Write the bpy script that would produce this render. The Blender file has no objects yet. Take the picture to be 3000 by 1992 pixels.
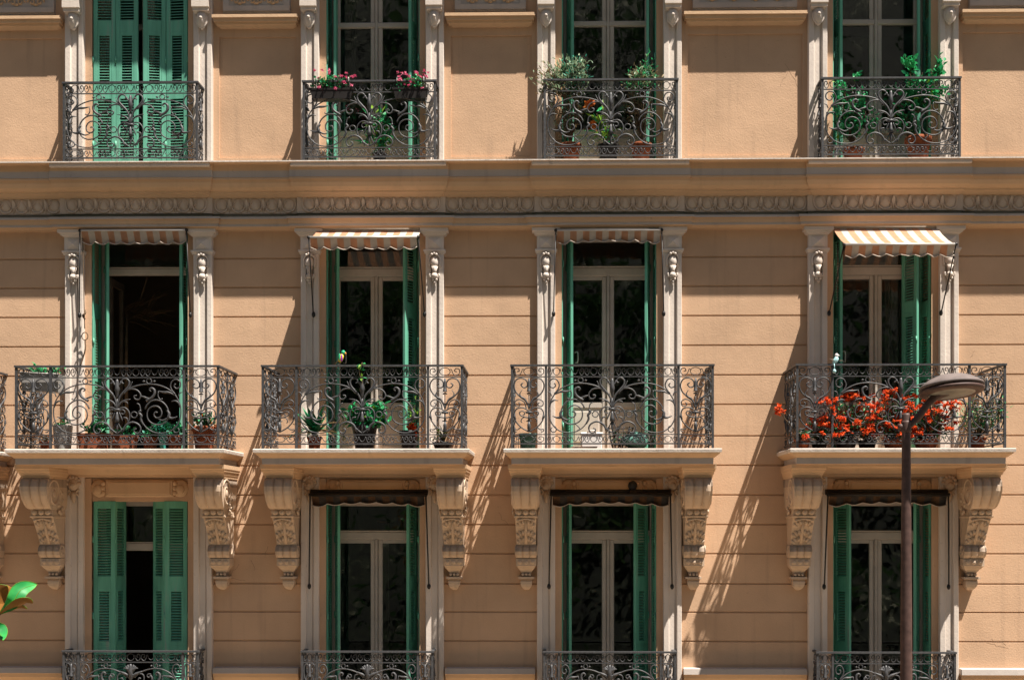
import bpy, bmesh, math, random
from mathutils import Vector, Matrix
R = math.radians
C = bpy.context.scene.collection
rnd = random.Random(7)

# ------------------------------------------------------------------ measuring
D, F, XP, YH, ZC = 15.0, 3750.0, 1573.0, 1526.0, 7.2
YAW = R(1.0)
def ray(x):
    u = (x - XP) / F
    s, c = math.sin(YAW), math.cos(YAW)
    return u*c - s, u*s + c
def X(x, d):                       # photograph column -> metres along the wall, at distance d in front of it
    a, b = ray(x)
    return a * (D - d) / b
def Z(y, d=0.0):                   # photograph row -> height
    return ZC + (YH - y) * (D - d) / F

# ------------------------------------------------------------------ materials
def nodes(m):
    m.use_nodes = True
    nt = m.node_tree
    return nt, nt.nodes, nt.links, nt.nodes['Principled BSDF']
def mat_plain(name, col, rough=0.6, metal=0.0, var=0.12, scale=9.0, bump=0.0, bscale=60.0, spec=0.3, trans=0.0):
    m = bpy.data.materials.new(name)
    nt, N, L, B = nodes(m)
    tc = N.new('ShaderNodeTexCoord')
    nz = N.new('ShaderNodeTexNoise'); nz.inputs['Scale'].default_value = scale; nz.inputs['Detail'].default_value = 5
    L.new(tc.outputs['Object'], nz.inputs['Vector'])
    rp = N.new('ShaderNodeValToRGB')
    a = [max(0, c*(1-var)) for c in col]; b = [min(1, c*(1+var)) for c in col]
    rp.color_ramp.elements[0].color = (*a, 1); rp.color_ramp.elements[1].color = (*b, 1)
    rp.color_ramp.elements[0].position = 0.32; rp.color_ramp.elements[1].position = 0.68
    L.new(nz.outputs['Fac'], rp.inputs['Fac'])
    L.new(rp.outputs['Color'], B.inputs['Base Color'])
    B.inputs['Roughness'].default_value = rough
    B.inputs['Metallic'].default_value = metal
    B.inputs['Specular IOR Level'].default_value = spec
    if bump:
        n2 = N.new('ShaderNodeTexNoise'); n2.inputs['Scale'].default_value = bscale; n2.inputs['Detail'].default_value = 6
        L.new(tc.outputs['Object'], n2.inputs['Vector'])
        bp = N.new('ShaderNodeBump'); bp.inputs['Strength'].default_value = bump; bp.inputs['Distance'].default_value = 0.01
        L.new(n2.outputs['Fac'], bp.inputs['Height'])
        L.new(bp.outputs['Normal'], B.inputs['Normal'])
    if trans:
        out = N['Material Output']
        tr = N.new('ShaderNodeBsdfTranslucent'); L.new(rp.outputs['Color'], tr.inputs['Color'])
        mx = N.new('ShaderNodeMixShader'); mx.inputs[0].default_value = trans
        L.new(B.outputs[0], mx.inputs[1]); L.new(tr.outputs[0], mx.inputs[2]); L.new(mx.outputs[0], out.inputs['Surface'])
    return m

def mat_plaster(name, col, streak=0.25, bump=0.35, bscale=38.0, stain=(0.10, 0.085, 0.075), amount=0.5):
    """painted render: cloudy tone, fine trowel relief, vertical rain streaks and soot blotches"""
    m = bpy.data.materials.new(name)
    nt, N, L, B = nodes(m)
    tc = N.new('ShaderNodeTexCoord')
    def noise(scale, detail=5, mapping=None, rough=0.55):
        n = N.new('ShaderNodeTexNoise'); n.inputs['Scale'].default_value = scale; n.inputs['Detail'].default_value = detail
        n.inputs['Roughness'].default_value = rough
        if mapping:
            mp = N.new('ShaderNodeMapping'); mp.inputs['Scale'].default_value = mapping
            L.new(tc.outputs['Object'], mp.inputs['Vector']); L.new(mp.outputs[0], n.inputs['Vector'])
        else:
            L.new(tc.outputs['Object'], n.inputs['Vector'])
        return n
    big = noise(1.3, 6)
    rp = N.new('ShaderNodeValToRGB')
    rp.color_ramp.elements[0].position = 0.3; rp.color_ramp.elements[1].position = 0.72
    rp.color_ramp.elements[0].color = (*[c*0.86 for c in col], 1)
    rp.color_ramp.elements[1].color = (*[min(1, c*1.08) for c in col], 1)
    L.new(big.outputs['Fac'], rp.inputs['Fac'])
    # rain streaks
    st = noise(1.0, 4, (9.0, 9.0, 0.55))
    r2 = N.new('ShaderNodeValToRGB'); r2.color_ramp.elements[0].position = 0.56; r2.color_ramp.elements[1].position = 0.80
    r2.color_ramp.elements[0].color = (0, 0, 0, 1); r2.color_ramp.elements[1].color = (streak,)*3 + (1,)
    L.new(st.outputs['Fac'], r2.inputs['Fac'])
    m1 = N.new('ShaderNodeMix'); m1.data_type = 'RGBA'
    L.new(r2.outputs['Color'], m1.inputs['Factor']); L.new(rp.outputs['Color'], m1.inputs['A'])
    m1.inputs['B'].default_value = (*stain, 1)
    # small specks
    sp = noise(23.0, 3)
    r3 = N.new('ShaderNodeValToRGB'); r3.color_ramp.elements[0].position = 0.66; r3.color_ramp.elements[1].position = 0.78
    r3.color_ramp.elements[0].color = (0, 0, 0, 1); r3.color_ramp.elements[1].color = (amount,)*3 + (1,)
    L.new(sp.outputs['Fac'], r3.inputs['Fac'])
    m2 = N.new('ShaderNodeMix'); m2.data_type = 'RGBA'
    L.new(r3.outputs['Color'], m2.inputs['Factor']); L.new(m1.outputs['Result'], m2.inputs['A'])
    m2.inputs['B'].default_value = (*[c*0.62 for c in col], 1)
    L.new(m2.outputs['Result'], B.inputs['Base Color'])
    B.inputs['Roughness'].default_value = 0.85; B.inputs['Specular IOR Level'].default_value = 0.2
    n2 = noise(bscale, 8, None, 0.62)
    n3 = noise(5.0, 4)
    ad = N.new('ShaderNodeMath'); ad.operation = 'ADD'
    mu = N.new('ShaderNodeMath'); mu.operation = 'MULTIPLY'; mu.inputs[1].default_value = 1.2
    L.new(n3.outputs['Fac'], mu.inputs[0]); L.new(mu.outputs[0], ad.inputs[0]); L.new(n2.outputs['Fac'], ad.inputs[1])
    bp = N.new('ShaderNodeBump'); bp.inputs['Strength'].default_value = bump; bp.inputs['Distance'].default_value = 0.012
    L.new(ad.outputs[0], bp.inputs['Height']); L.new(bp.outputs['Normal'], B.inputs['Normal'])
    return m

def mat_glass():
    m = bpy.data.materials.new('window_glass')
    m.use_nodes = True
    nt = m.node_tree; N = nt.nodes; L = nt.links
    N.remove(N['Principled BSDF'])
    fr = N.new('ShaderNodeFresnel'); fr.inputs['IOR'].default_value = 1.58
    tr = N.new('ShaderNodeBsdfTransparent'); tr.inputs['Color'].default_value = (0.80, 0.82, 0.80, 1)
    gl = N.new('ShaderNodeBsdfGlossy'); gl.inputs['Roughness'].default_value = 0.015
    mx = N.new('ShaderNodeMixShader')
    tc = N.new('ShaderNodeTexCoord'); nz = N.new('ShaderNodeTexNoise'); nz.inputs['Scale'].default_value = 2.2
    bp = N.new('ShaderNodeBump'); bp.inputs['Strength'].default_value = 0.05; bp.inputs['Distance'].default_value = 0.02
    L.new(tc.outputs['Object'], nz.inputs['Vector']); L.new(nz.outputs['Fac'], bp.inputs['Height']); L.new(bp.outputs[0], gl.inputs['Normal'])
    L.new(fr.outputs[0], mx.inputs[0]); L.new(tr.outputs[0], mx.inputs[1]); L.new(gl.outputs[0], mx.inputs[2])
    L.new(mx.outputs[0], N['Material Output'].inputs['Surface'])
    return m

def mat_wood_paint(name, col, worn=(0.26, 0.36, 0.30)):
    m = bpy.data.materials.new(name)
    nt, N, L, B = nodes(m)
    tc = N.new('ShaderNodeTexCoord')
    oi = N.new('ShaderNodeObjectInfo')
    va = N.new('ShaderNodeVectorMath'); va.operation = 'ADD'
    cv = N.new('ShaderNodeCombineXYZ')
    for i in range(3): L.new(oi.outputs['Random'], cv.inputs[i])
    sc = N.new('ShaderNodeVectorMath'); sc.operation = 'SCALE'; sc.inputs['Scale'].default_value = 20
    L.new(cv.outputs[0], sc.inputs[0]); L.new(tc.outputs['Object'], va.inputs[0]); L.new(sc.outputs[0], va.inputs[1])
    mp = N.new('ShaderNodeMapping'); mp.inputs['Scale'].default_value = (14, 14, 1.6)
    L.new(va.outputs[0], mp.inputs['Vector'])
    nz = N.new('ShaderNodeTexNoise'); nz.inputs['Scale'].default_value = 1.0; nz.inputs['Detail'].default_value = 6
    L.new(mp.outputs[0], nz.inputs['Vector'])
    rp = N.new('ShaderNodeValToRGB')
    e = rp.color_ramp.elements
    e[0].position = 0.26; e[0].color = (*[c*0.76 for c in col], 1)
    e[1].position = 0.60; e[1].color = (*[c*1.08 for c in col], 1)
    k = e.new(0.74); k.color = (*worn, 1)
    L.new(nz.outputs['Fac'], rp.inputs['Fac']); L.new(rp.outputs['Color'], B.inputs['Base Color'])
    B.inputs['Roughness'].default_value = 0.5; B.inputs['Specular IOR Level'].default_value = 0.3
    return m

def mat_leaf(name, c1, c2, trans=0.3, rough=0.45, scale=7.0):
    m = bpy.data.materials.new(name)
    nt, N, L, B = nodes(m)
    tc = N.new('ShaderNodeTexCoord')
    nz = N.new('ShaderNodeTexNoise'); nz.inputs['Scale'].default_value = scale; nz.inputs['Detail'].default_value = 3
    L.new(tc.outputs['Object'], nz.inputs['Vector'])
    rp = N.new('ShaderNodeValToRGB'); rp.color_ramp.elements[0].position = 0.35; rp.color_ramp.elements[1].position = 0.65
    rp.color_ramp.elements[0].color = (*c1, 1); rp.color_ramp.elements[1].color = (*c2, 1)
    L.new(nz.outputs['Fac'], rp.inputs['Fac']); L.new(rp.outputs['Color'], B.inputs['Base Color'])
    B.inputs['Roughness'].default_value = rough; B.inputs['Specular IOR Level'].default_value = 0.4
    tr = N.new('ShaderNodeBsdfTranslucent'); L.new(rp.outputs['Color'], tr.inputs['Color'])
    mx = N.new('ShaderNodeMixShader'); mx.inputs[0].default_value = trans
    L.new(B.outputs[0], mx.inputs[1]); L.new(tr.outputs[0], mx.inputs[2]); L.new(mx.outputs[0], N['Material Output'].inputs['Surface'])
    return m

WALL  = mat_plaster('peach_plaster', (0.605, 0.396, 0.253), streak=0.24, bump=0.28, bscale=52.0)
CRACK = mat_plain('crack_in_plaster', (0.22, 0.14, 0.09), 0.9)
TRIM  = mat_plaster('ochre_moulding', (0.620, 0.420, 0.260), streak=0.16, bump=0.22)
CREAM = mat_plaster('cream_stucco', (0.70, 0.61, 0.535), streak=0.20, bump=0.22)
GREYB = mat_plaster('grey_stone_paint', (0.470, 0.415, 0.375), streak=0.25, bump=0.2)
FRZ   = mat_plaster('frieze_stucco', (0.62, 0.495, 0.39), streak=0.35, bump=0.2)
STONE = mat_plaster('pale_stone_edge', (0.66, 0.585, 0.52), streak=0.55, bump=0.4, amount=0.8)
CORB  = mat_plaster('carved_stucco', (0.560, 0.425, 0.310), streak=0.50, bump=0.25, stain=(0.08, 0.07, 0.065))
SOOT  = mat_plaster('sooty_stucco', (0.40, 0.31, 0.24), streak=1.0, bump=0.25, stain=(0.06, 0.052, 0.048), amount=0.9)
GREEN = mat_wood_paint('green_shutter_paint', (0.135, 0.415, 0.290))
FRAME = mat_plain('window_frame_paint', (0.50, 0.44, 0.385), 0.5, var=0.1, scale=5)
IRON  = mat_plain('grey_wrought_iron', (0.054, 0.054, 0.057), 0.5, 0.0, var=0.3, scale=30, spec=0.45)
BLACK = mat_plain('black_metal', (0.016, 0.014, 0.013), 0.5, var=0.3, scale=20, spec=0.4)
STEEL = mat_plain('bare_bar_metal', (0.55, 0.52, 0.48), 0.35, 0.2, var=0.1)
GLASS = mat_glass()
DWOOD = mat_plain('dark_door_wood', (0.10, 0.075, 0.055), 0.6, var=0.25, scale=8)
REED  = mat_plain('dried_reed', (0.075, 0.045, 0.022), 0.9, var=0.3, scale=20)
ROOM  = mat_plain('dim_room_paint', (0.26, 0.20, 0.15), 0.9, var=0.15, scale=2)
ORANGE = mat_plain('awning_orange', (0.55, 0.30, 0.18), 0.85, var=0.12, scale=12, trans=0.33)
WHITEC = mat_plain('awning_cream', (0.52, 0.455, 0.385), 0.85, var=0.1, scale=12, trans=0.12)
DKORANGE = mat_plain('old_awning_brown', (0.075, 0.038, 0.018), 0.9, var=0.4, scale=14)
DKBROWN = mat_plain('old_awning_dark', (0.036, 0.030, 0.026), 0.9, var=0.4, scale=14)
TERRA = mat_plain('terracotta', (0.27, 0.078, 0.032), 0.85, var=0.35, scale=8, bump=0.1)
TEAL  = mat_plain('teal_plastic', (0.06, 0.36, 0.30), 0.4, var=0.06)
DTEAL = mat_plain('dull_teal_plastic', (0.10, 0.24, 0.20), 0.5, var=0.1)
GREYP = mat_plain('grey_zinc', (0.42, 0.40, 0.38), 0.5, 0.2, var=0.2, scale=12)
WHITEP = mat_plain('white_plastic', (0.72, 0.70, 0.68), 0.4, var=0.05)
BLACKP = mat_plain('black_pot_plastic', (0.02, 0.017, 0.016), 0.5, var=0.2)
SOIL  = mat_plain('potting_soil', (0.05, 0.032, 0.022), 0.95, var=0.3, scale=40)
STEM  = mat_plain('woody_stem', (0.13, 0.085, 0.05), 0.8, var=0.25, scale=25)
LEAFG = mat_leaf('fresh_green_leaf', (0.020, 0.27, 0.095), (0.06, 0.52, 0.19))
LEAFD = mat_leaf('deep_green_leaf', (0.008, 0.11, 0.05), (0.025, 0.27, 0.11))
LEAFO = mat_leaf('grey_olive_leaf', (0.17, 0.27, 0.16), (0.40, 0.52, 0.33))
LEAFT = mat_leaf('teal_green_leaf', (0.02, 0.17, 0.12), (0.05, 0.34, 0.22))
LEAFY = mat_leaf('yellow_green_leaf', (0.10, 0.25, 0.02), (0.26, 0.42, 0.04))
LEAFDRY = mat_leaf('dry_straw_leaf', (0.22, 0.15, 0.07), (0.42, 0.32, 0.18))
RED   = mat_leaf('red_petal', (0.66, 0.040, 0.008), (0.88, 0.16, 0.02), 0.3, 0.6, 40.0)
PINK  = mat_leaf('pink_petal', (0.60, 0.05, 0.17), (0.80, 0.22, 0.34), 0.25)
RUST  = mat_leaf('orange_bloom', (0.50, 0.11, 0.02), (0.70, 0.22, 0.04), 0.2)
MAGN  = mat_leaf('magnolia_top', (0.010, 0.23, 0.05), (0.05, 0.42, 0.09), 0.25, 0.5, 14.0)
MAGU  = mat_leaf('magnolia_underside', (0.26, 0.10, 0.015), (0.42, 0.18, 0.03), 0.2, 0.7)
CURT  = mat_plain('curtain_cloth', (0.42, 0.38, 0.34), 0.9, var=0.1, trans=0.3)
LAMPB = mat_plain('lamp_brown_paint', (0.082, 0.047, 0.039), 0.55, 0.0, var=0.25, scale=18, spec=0.3)
LAMPT = mat_plain('lamp_hood_paint', (0.150, 0.122, 0.114), 0.75, 0.0, var=0.2, scale=9, spec=0.2)
LAMPG = mat_plain('lamp_lens', (0.17, 0.165, 0.14), 0.3, 0.0, var=0.55, scale=5, spec=0.5)
ASPH  = mat_plain('asphalt', (0.055, 0.053, 0.05), 0.9, var=0.2, scale=3)
PAVE  = mat_plain('pavement', (0.46, 0.33, 0.20), 0.85, var=0.12, scale=2)
PAVE2 = mat_plain('far_pavement', (0.15, 0.13, 0.11), 0.85, var=0.12, scale=2)
BOUNCE_TILE  = mat_plain('balcony_bounce_tile', (0.22, 0.135, 0.09), 0.8, var=0.2, scale=6)
LEDGE_DARK = mat_plain('dark_ledge_top', (0.20, 0.18, 0.16), 0.9, var=0.3, scale=5)  # ledge tops darkened to cut warm bounce onto the wall above
def mat_scrub():
    m = bpy.data.materials.new('hill_scrub'); nt, N, L, B = nodes(m)
    tc = N.new('ShaderNodeTexCoord')
    n1 = N.new('ShaderNodeTexNoise'); n1.inputs['Scale'].default_value = .35; n1.inputs['Detail'].default_value = 4
    n2 = N.new('ShaderNodeTexNoise'); n2.inputs['Scale'].default_value = 4.0; n2.inputs['Detail'].default_value = 3
    for n in (n1, n2): L.new(tc.outputs['Object'], n.inputs['Vector'])
    ad = N.new('ShaderNodeMath'); ad.operation = 'MULTIPLY'; L.new(n1.outputs['Fac'], ad.inputs[0]); L.new(n2.outputs['Fac'], ad.inputs[1])
    rp = N.new('ShaderNodeValToRGB'); e = rp.color_ramp.elements
    e[0].position = .18; e[0].color = (.006, .008, .004, 1); e[1].position = .42; e[1].color = (.30, .29, .20, 1)  # pale stop paints foliage glints into the scrub colour
    k = e.new(.32); k.color = (.022, .03, .012, 1)
    L.new(ad.outputs[0], rp.inputs['Fac']); L.new(rp.outputs['Color'], B.inputs['Base Color']); B.inputs['Roughness'].default_value = .9
    return m
HILL  = mat_scrub()
HILLF = mat_leaf('hill_leaf', (0.014, 0.050, 0.018), (0.09, 0.17, 0.06), 0.2, 0.5, 1.5)
PARG = mat_plain('painted_green', (0.02, 0.35, 0.16), 0.4)
PARY = mat_plain('painted_yellow', (0.75, 0.52, 0.06), 0.4)
PARV = mat_plain('painted_violet', (0.32, 0.03, 0.36), 0.4)
PARO = mat_plain('painted_orange', (0.72, 0.25, 0.05), 0.4)
PALEB = mat_plain('pale_blue_paint', (0.40, 0.66, 0.68), 0.35)

# ------------------------------------------------------------------ mesh builder
class MB:
    def __init__(s): s.v = []; s.f = []; s.m = []; s.s = []
    def add(s, vs, fs, mat=0, smooth=False):
        o = len(s.v); s.v += [tuple(p) for p in vs]
        for f in fs: s.f.append([i+o for i in f]); s.m.append(mat); s.s.append(smooth)
    def box(s, x0, x1, y0, y1, z0, z1, mat=0):
        vs = [(x0,y0,z0),(x1,y0,z0),(x1,y1,z0),(x0,y1,z0),(x0,y0,z1),(x1,y0,z1),(x1,y1,z1),(x0,y1,z1)]
        s.add(vs, [(0,3,2,1),(4,5,6,7),(0,1,5,4),(1,2,6,5),(2,3,7,6),(3,0,4,7)], mat)
    def bevbox(s, x0, x1, y0, y1, z0, z1, b, mat=0):
        # box whose front (low y) edges are chamfered
        vs = [(x0,y0+b,z0),(x1,y0+b,z0),(x1,y1,z0),(x0,y1,z0),(x0,y0+b,z1),(x1,y0+b,z1),(x1,y1,z1),(x0,y1,z1),
              (x0+b,y0,z0+b),(x1-b,y0,z0+b),(x1-b,y0,z1-b),(x0+b,y0,z1-b)]
        s.add(vs, [(0,3,2,1),(4,5,6,7),(8,9,10,11),(0,1,9,8),(1,5,10,9),(5,4,11,10),(4,0,8,11),(1,2,6,5),(2,3,7,6),(3,0,4,7)], mat)
    def prismx(s, prof, x0, x1, mat=0):            # prof: closed polygon of (y, z)
        n = len(prof)
        vs = [(x0, y, z) for y, z in prof] + [(x1, y, z) for y, z in prof]
        fs = [(i, (i+1) % n, (i+1) % n + n, i+n) for i in range(n)] + [tuple(range(n-1, -1, -1)), tuple(range(n, 2*n))]
        s.add(vs, fs, mat)
    def prismz(s, prof, z0, z1, mat=0):            # prof: closed polygon of (x, y)
        n = len(prof)
        vs = [(x, y, z0) for x, y in prof] + [(x, y, z1) for x, y in prof]
        fs = [(i, (i+1) % n, (i+1) % n + n, i+n) for i in range(n)] + [tuple(range(n-1, -1, -1)), tuple(range(n, 2*n))]
        s.add(vs, fs, mat)
    def ring(s, x0, x1, prof, mx=1.0, back=0.0, mats=None, top=None):
        """moulding with mitred returns; prof = (d, z) from top to bottom, x grows by d*mx; mats one per band"""
        n = len(prof)
        for i in range(n-1):
            (d0, z0), (d1, z1) = prof[i], prof[i+1]
            mt = mats[i] if mats else 0
            a = [(x0-d0*mx, -d0, z0), (x1+d0*mx, -d0, z0), (x1+d1*mx, -d1, z1), (x0-d1*mx, -d1, z1)]
            s.add(a, [(0,3,2,1)], mt)
            if abs(z0-z1) > 1e-6:
                s.add([(x0-d0*mx, back, z0), (x0-d0*mx, -d0, z0), (x0-d1*mx, -d1, z1), (x0-d1*mx, back, z1)], [(0,3,2,1)], mt)
                s.add([(x1+d0*mx, -d0, z0), (x1+d0*mx, back, z0), (x1+d1*mx, back, z1), (x1+d1*mx, -d1, z1)], [(0,3,2,1)], mt)
            else:
                pass
        (d0, z0), (d1, z1) = prof[0], prof[-1]
        s.add([(x0-d0*mx, back, z0), (x1+d0*mx, back, z0), (x1+d0*mx, -d0, z0), (x0-d0*mx, -d0, z0)], [(0,3,2,1)], top if top is not None else (mats[0] if mats else 0))
        s.add([(x0-d1*mx, back, z1), (x1+d1*mx, back, z1), (x1+d1*mx, -d1, z1), (x0-d1*mx, -d1, z1)], [(0,1,2,3)], mats[-1] if mats else 0)
    def tube(s, pts, r, n=6, mat=0, cap=True):
        pts = [Vector(p) for p in pts]
        m = len(pts)
        if m < 2: return
        rs = r if isinstance(r, (list, tuple)) else [r]*m
        t0 = (pts[1]-pts[0]).normalized()
        up = Vector((0, 1, 0)) if abs(t0.y) < 0.9 else Vector((1, 0, 0))
        vs = []
        for i, p in enumerate(pts):
            t = (pts[min(i+1, m-1)] - pts[max(i-1, 0)])
            t = t.normalized() if t.length > 1e-9 else t0
            a = up - t*up.dot(t)
            if a.length < 1e-5: a = t.orthogonal()
            a.normalize(); up = a
            b = t.cross(a)
            for k in range(n):
                an = 2*math.pi*k/n
                vs.append(p + (a*math.cos(an) + b*math.sin(an))*rs[i])
        fs = [(i*n+k, i*n+(k+1) % n, (i+1)*n+(k+1) % n, (i+1)*n+k) for i in range(m-1) for k in range(n)]
        if cap: fs += [tuple(range(n-1, -1, -1)), tuple((m-1)*n+k for k in range(n))]
        s.add(vs, fs, mat, True)
    def lathe(s, prof, c=(0,0,0), n=16, mat=0, rot=None, smooth=True):   # prof (r, z) bottom to top
        vs = []
        c = Vector(c)
        for r, z in prof:
            for k in range(n):
                a = 2*math.pi*k/n
                p = Vector((r*math.cos(a), r*math.sin(a), z))
                if rot: p = rot @ p
                vs.append(c+p)
        m = len(prof)
        fs = [(i*n+k, i*n+(k+1) % n, (i+1)*n+(k+1) % n, (i+1)*n+k) for i in range(m-1) for k in range(n)]
        fs += [tuple(range(n-1, -1, -1)), tuple((m-1)*n+k for k in range(n))]
        s.add(vs, fs, mat, smooth)
    def ball(s, c, rx, ry=None, rz=None, nu=8, nv=6, mat=0, rot=None):
        ry = rx if ry is None else ry; rz = rx if rz is None else rz
        vs = []; c = Vector(c)
        for j in range(nv+1):
            ph = math.pi*j/nv
            for k in range(nu):
                a = 2*math.pi*k/nu
                p = Vector((rx*math.sin(ph)*math.cos(a), ry*math.sin(ph)*math.sin(a), -rz*math.cos(ph)))
                if rot: p = rot @ p
                vs.append(c+p)
        fs = [(j*nu+k, j*nu+(k+1) % nu, (j+1)*nu+(k+1) % nu, (j+1)*nu+k) for j in range(nv) for k in range(nu)]
        s.add(vs, fs, mat, True)
    def leaf(s, p, dirv, L, W, mat=0, roll=0.0, bend=0.25):
        """one folded, pointed leaf"""
        d = Vector(dirv).normalized()
        a = d.cross(Vector((0, 0, 1)))
        if a.length < 1e-3: a = Vector((1, 0, 0))
        a.normalize(); a = Matrix.Rotation(roll, 3, d) @ a
        nrm = a.cross(d)
        p = Vector(p)
        pts = []
        for t, w in ((0, .12), (.35, 1.0), (.72, .7)):
            q = p + d*L*t - nrm*bend*L*t*t
            pts += [q - a*W*.5*w + nrm*W*.12*w, q, q + a*W*.5*w + nrm*W*.12*w]
        pts.append(p + d*L - nrm*bend*L)
        s.add(pts, [(0,1,4,3), (1,2,5,4), (3,4,7,6), (4,5,8,7), (6,7,9), (7,8,9)], mat, False)
    def build(s, name, mats, parent=None, loc=(0,0,0), scale=(1,1,1), fix=True):
        me = bpy.data.meshes.new(name)
        me.from_pydata(s.v, [], s.f)
        for m in (mats if isinstance(mats, (list, tuple)) else [mats]): me.materials.append(m)
        me.polygons.foreach_set('material_index', s.m)
        me.polygons.foreach_set('use_smooth', s.s)
        if fix:
            bm = bmesh.new(); bm.from_mesh(me); bmesh.ops.recalc_face_normals(bm, faces=bm.faces); bm.to_mesh(me); bm.free()
        me.update()
        o = bpy.data.objects.new(name, me); C.objects.link(o)
        o.location = loc; o.scale = scale
        if parent: o.parent = parent
        return o

def spline(pts, k=6):
    P = [Vector(p) for p in pts]; out = []
    for i in range(len(P)-1):
        p0 = P[i-1] if i else P[0]*2-P[1]
        p1, p2 = P[i], P[i+1]
        p3 = P[i+2] if i+2 < len(P) else P[i+1]*2-P[i]
        for j in range(k):
            t = j/k
            out.append(0.5*((2*p1) + (p2-p0)*t + (2*p0-5*p1+4*p2-p3)*t*t + (3*p1-p0-3*p2+p3)*t**3))
    out.append(P[-1]); return out

def empty(name, label, cat, loc, group=None, rz=0.0):
    o = bpy.data.objects.new(name, None); C.objects.link(o)
    o.empty_display_size = 0.2
    o.location = loc; o.rotation_euler = (0, 0, rz)
    o['label'] = label; o['category'] = cat
    if group: o['group'] = group
    return o
def tag(o, label, cat, group=None):
    o['label'] = label; o['category'] = cat
    if group: o['group'] = group
    return o
def struct(o, kind='structure'):
    o['kind'] = kind; return o
def dup(o, parent, loc=None, scale=None):
    c = o.copy(); C.objects.link(c); c.parent = parent
    if loc is not None: c.location = loc
    if scale is not None: c.scale = scale
    for ch in [k for k in bpy.data.objects if k.parent == o]:
        e = ch.copy(); C.objects.link(e); e.parent = c
    return c

# ------------------------------------------------------------------ bays
OUT = [(190, 621), (881, 1300), (1573, 1997), (2368, 2808)]      # outer edges of the pilasters
bays = []
for a, b in OUT:
    xa, xb = X(a, .06), X(b, .06)
    bays.append(((xa+xb)/2, (xb-xa)/2/0.85))
BAY0 = (bays[0][0]-2.70, 1.0)
PW, HW, OH = 0.215, 0.85, 0.558        # pilaster width, bay half width, half opening
FU, FM, FL = ZC+4.123, ZC+0.80, ZC-2.43   # floor levels: upper, middle, lower
ARC = Z(668, .12)                      # underside of the entablature
OPH = 2.58
WT = 0.36                              # wall thickness

house = empty('apartment_building', 'peach plastered apartment building with green shutters and wrought iron balconies', 'building', (0, 0, 0))

XL, XR = -11.5, 10.0
# --- wall
w = MB()
edges = [XL] + [v for cx, sx in bays for v in (cx-OH*sx, cx+OH*sx)] + [XR]
piers = [(edges[i], edges[i+1]) for i in range(0, len(edges), 2)]
GROOVES = [755, 840, 926, 1012.5, 1099, 1185, 1277, 1363, 1449.5, 1536, 1621, 1709, 1792, 1877]
zlow = ZC-3.2
prof = [(WT, ARC+.1), (0, ARC+.1)]
for g in GROOVES:
    z = Z(g)
    prof += [(0, z+.011), (.016, z+.006), (.016, z-.006), (0, z-.011)]
prof += [(0, zlow), (WT, zlow)]
for a, b in piers: w.prismx(prof, a, b)
w.box(XL, XR, .0, WT, 0, zlow)                     # plain base
ztop = ZC+7.45
for i, (a, b) in enumerate(piers):                 # upper floor: sunk panels
    w.box(a, b, .022, WT, FU-.6, ztop)
    l = a if i == 0 else a + (HW-OH)*1.0
    r = b if i == len(piers)-1 else b - (HW-OH)*1.0
    zt, zb = Z(104), Z(459)
    w.box(a, l+.075, 0, .03, FU-.05, ztop); w.box(r-.062, b, 0, .03, FU-.05, ztop)
    w.box(l+.075, r-.062, 0, .03, zt, ztop); w.box(l+.075, r-.062, 0, .03, FU-.05, zb)
for cx, sx in bays:
    o = OH*sx
    w.box(cx-o, cx+o, 0.0, WT, FM+OPH, FU)          # lintels
    w.box(cx-o, cx+o, 0.012, WT, FL+OPH+.08, FM)
    w.box(cx-o, cx+o, 0.0, WT, FU+OPH, ztop)
    for sgn in (-1, 1):                            # smooth strips beside the openings
        xa, xb = sorted((cx+sgn*o, cx+sgn*(HW-PW+.02)*sx))
        w.box(xa, xb, -.012, .02, FM-.02, ARC+.05); w.box(xa, xb, -.012, .02, zlow+.1, FM-.3)
w.box(XL, XR, .0, WT, ztop, ZC+11)
crk = random.Random(11)
for px, py, dx, dy, n in ((700, 1652, -8, 9, 7), (668, 1690, 9, 3, 6), (2890, 1880, 14, 3, 8), (2905, 1868, 12, 5, 6), (2856, 1030, -5, 11, 4), (735, 1640, 2, 12, 6), (785, 1600, -3, 10, 5), (2300, 190, 7, 8, 7), (2310, 210, -6, 9, 6), (1460, 1500, 6, 9, 6)):
    pts = []; x, y = px, py
    for k in range(n):
        pts.append((X(x, 0), -.0002 if py > 500 else .0218, Z(y, 0))); x += dx*crk.uniform(.3, 1.5)+crk.uniform(-4, 4); y += dy*crk.uniform(.3, 1.5)+crk.uniform(-4, 4)
    w.tube(pts, [.0011]*n, 4, 1)
w.build('wall', [WALL, CRACK], house)

# --- eaves cornice above (its shadow lies on the top floor)
e = MB()
ze = Z(168) + 3.62*0.62
e.ring(XL+.7, XR-.7, [(.62, ze+.25), (.62, ze), (.45, ze-.01), (.36, ze-.12), (.2, ze-.2), (.0, ze-.25)])
e.build('eaves_cornice', TRIM, house)

# --- rooms behind the windows
r = MB()
for a, b in piers:
    m = (a+b)/2
    r.box(m-.08, m+.08, WT+.002, 4.0, 0.1, ZC+10.9)
for z in (zlow, FL-.05, FM-.05, FU-.05, ZC+7.4):
    r.box(XL, XR, WT+.001, 4.0, z-.25, z)
r.box(XL, XR, 4.0, 4.2, 0, ZC+11)
r.box(XL, XR, 0, 4.2, ZC+11.001, ZC+11.2)
r.box(XL-.2, XL-.001, 0, 4.2, 0, ZC+11.2); r.box(XR+.001, XR+.2, 0, 4.2, 0, ZC+11.2)
r.build('interior', ROOM, house)

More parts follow.
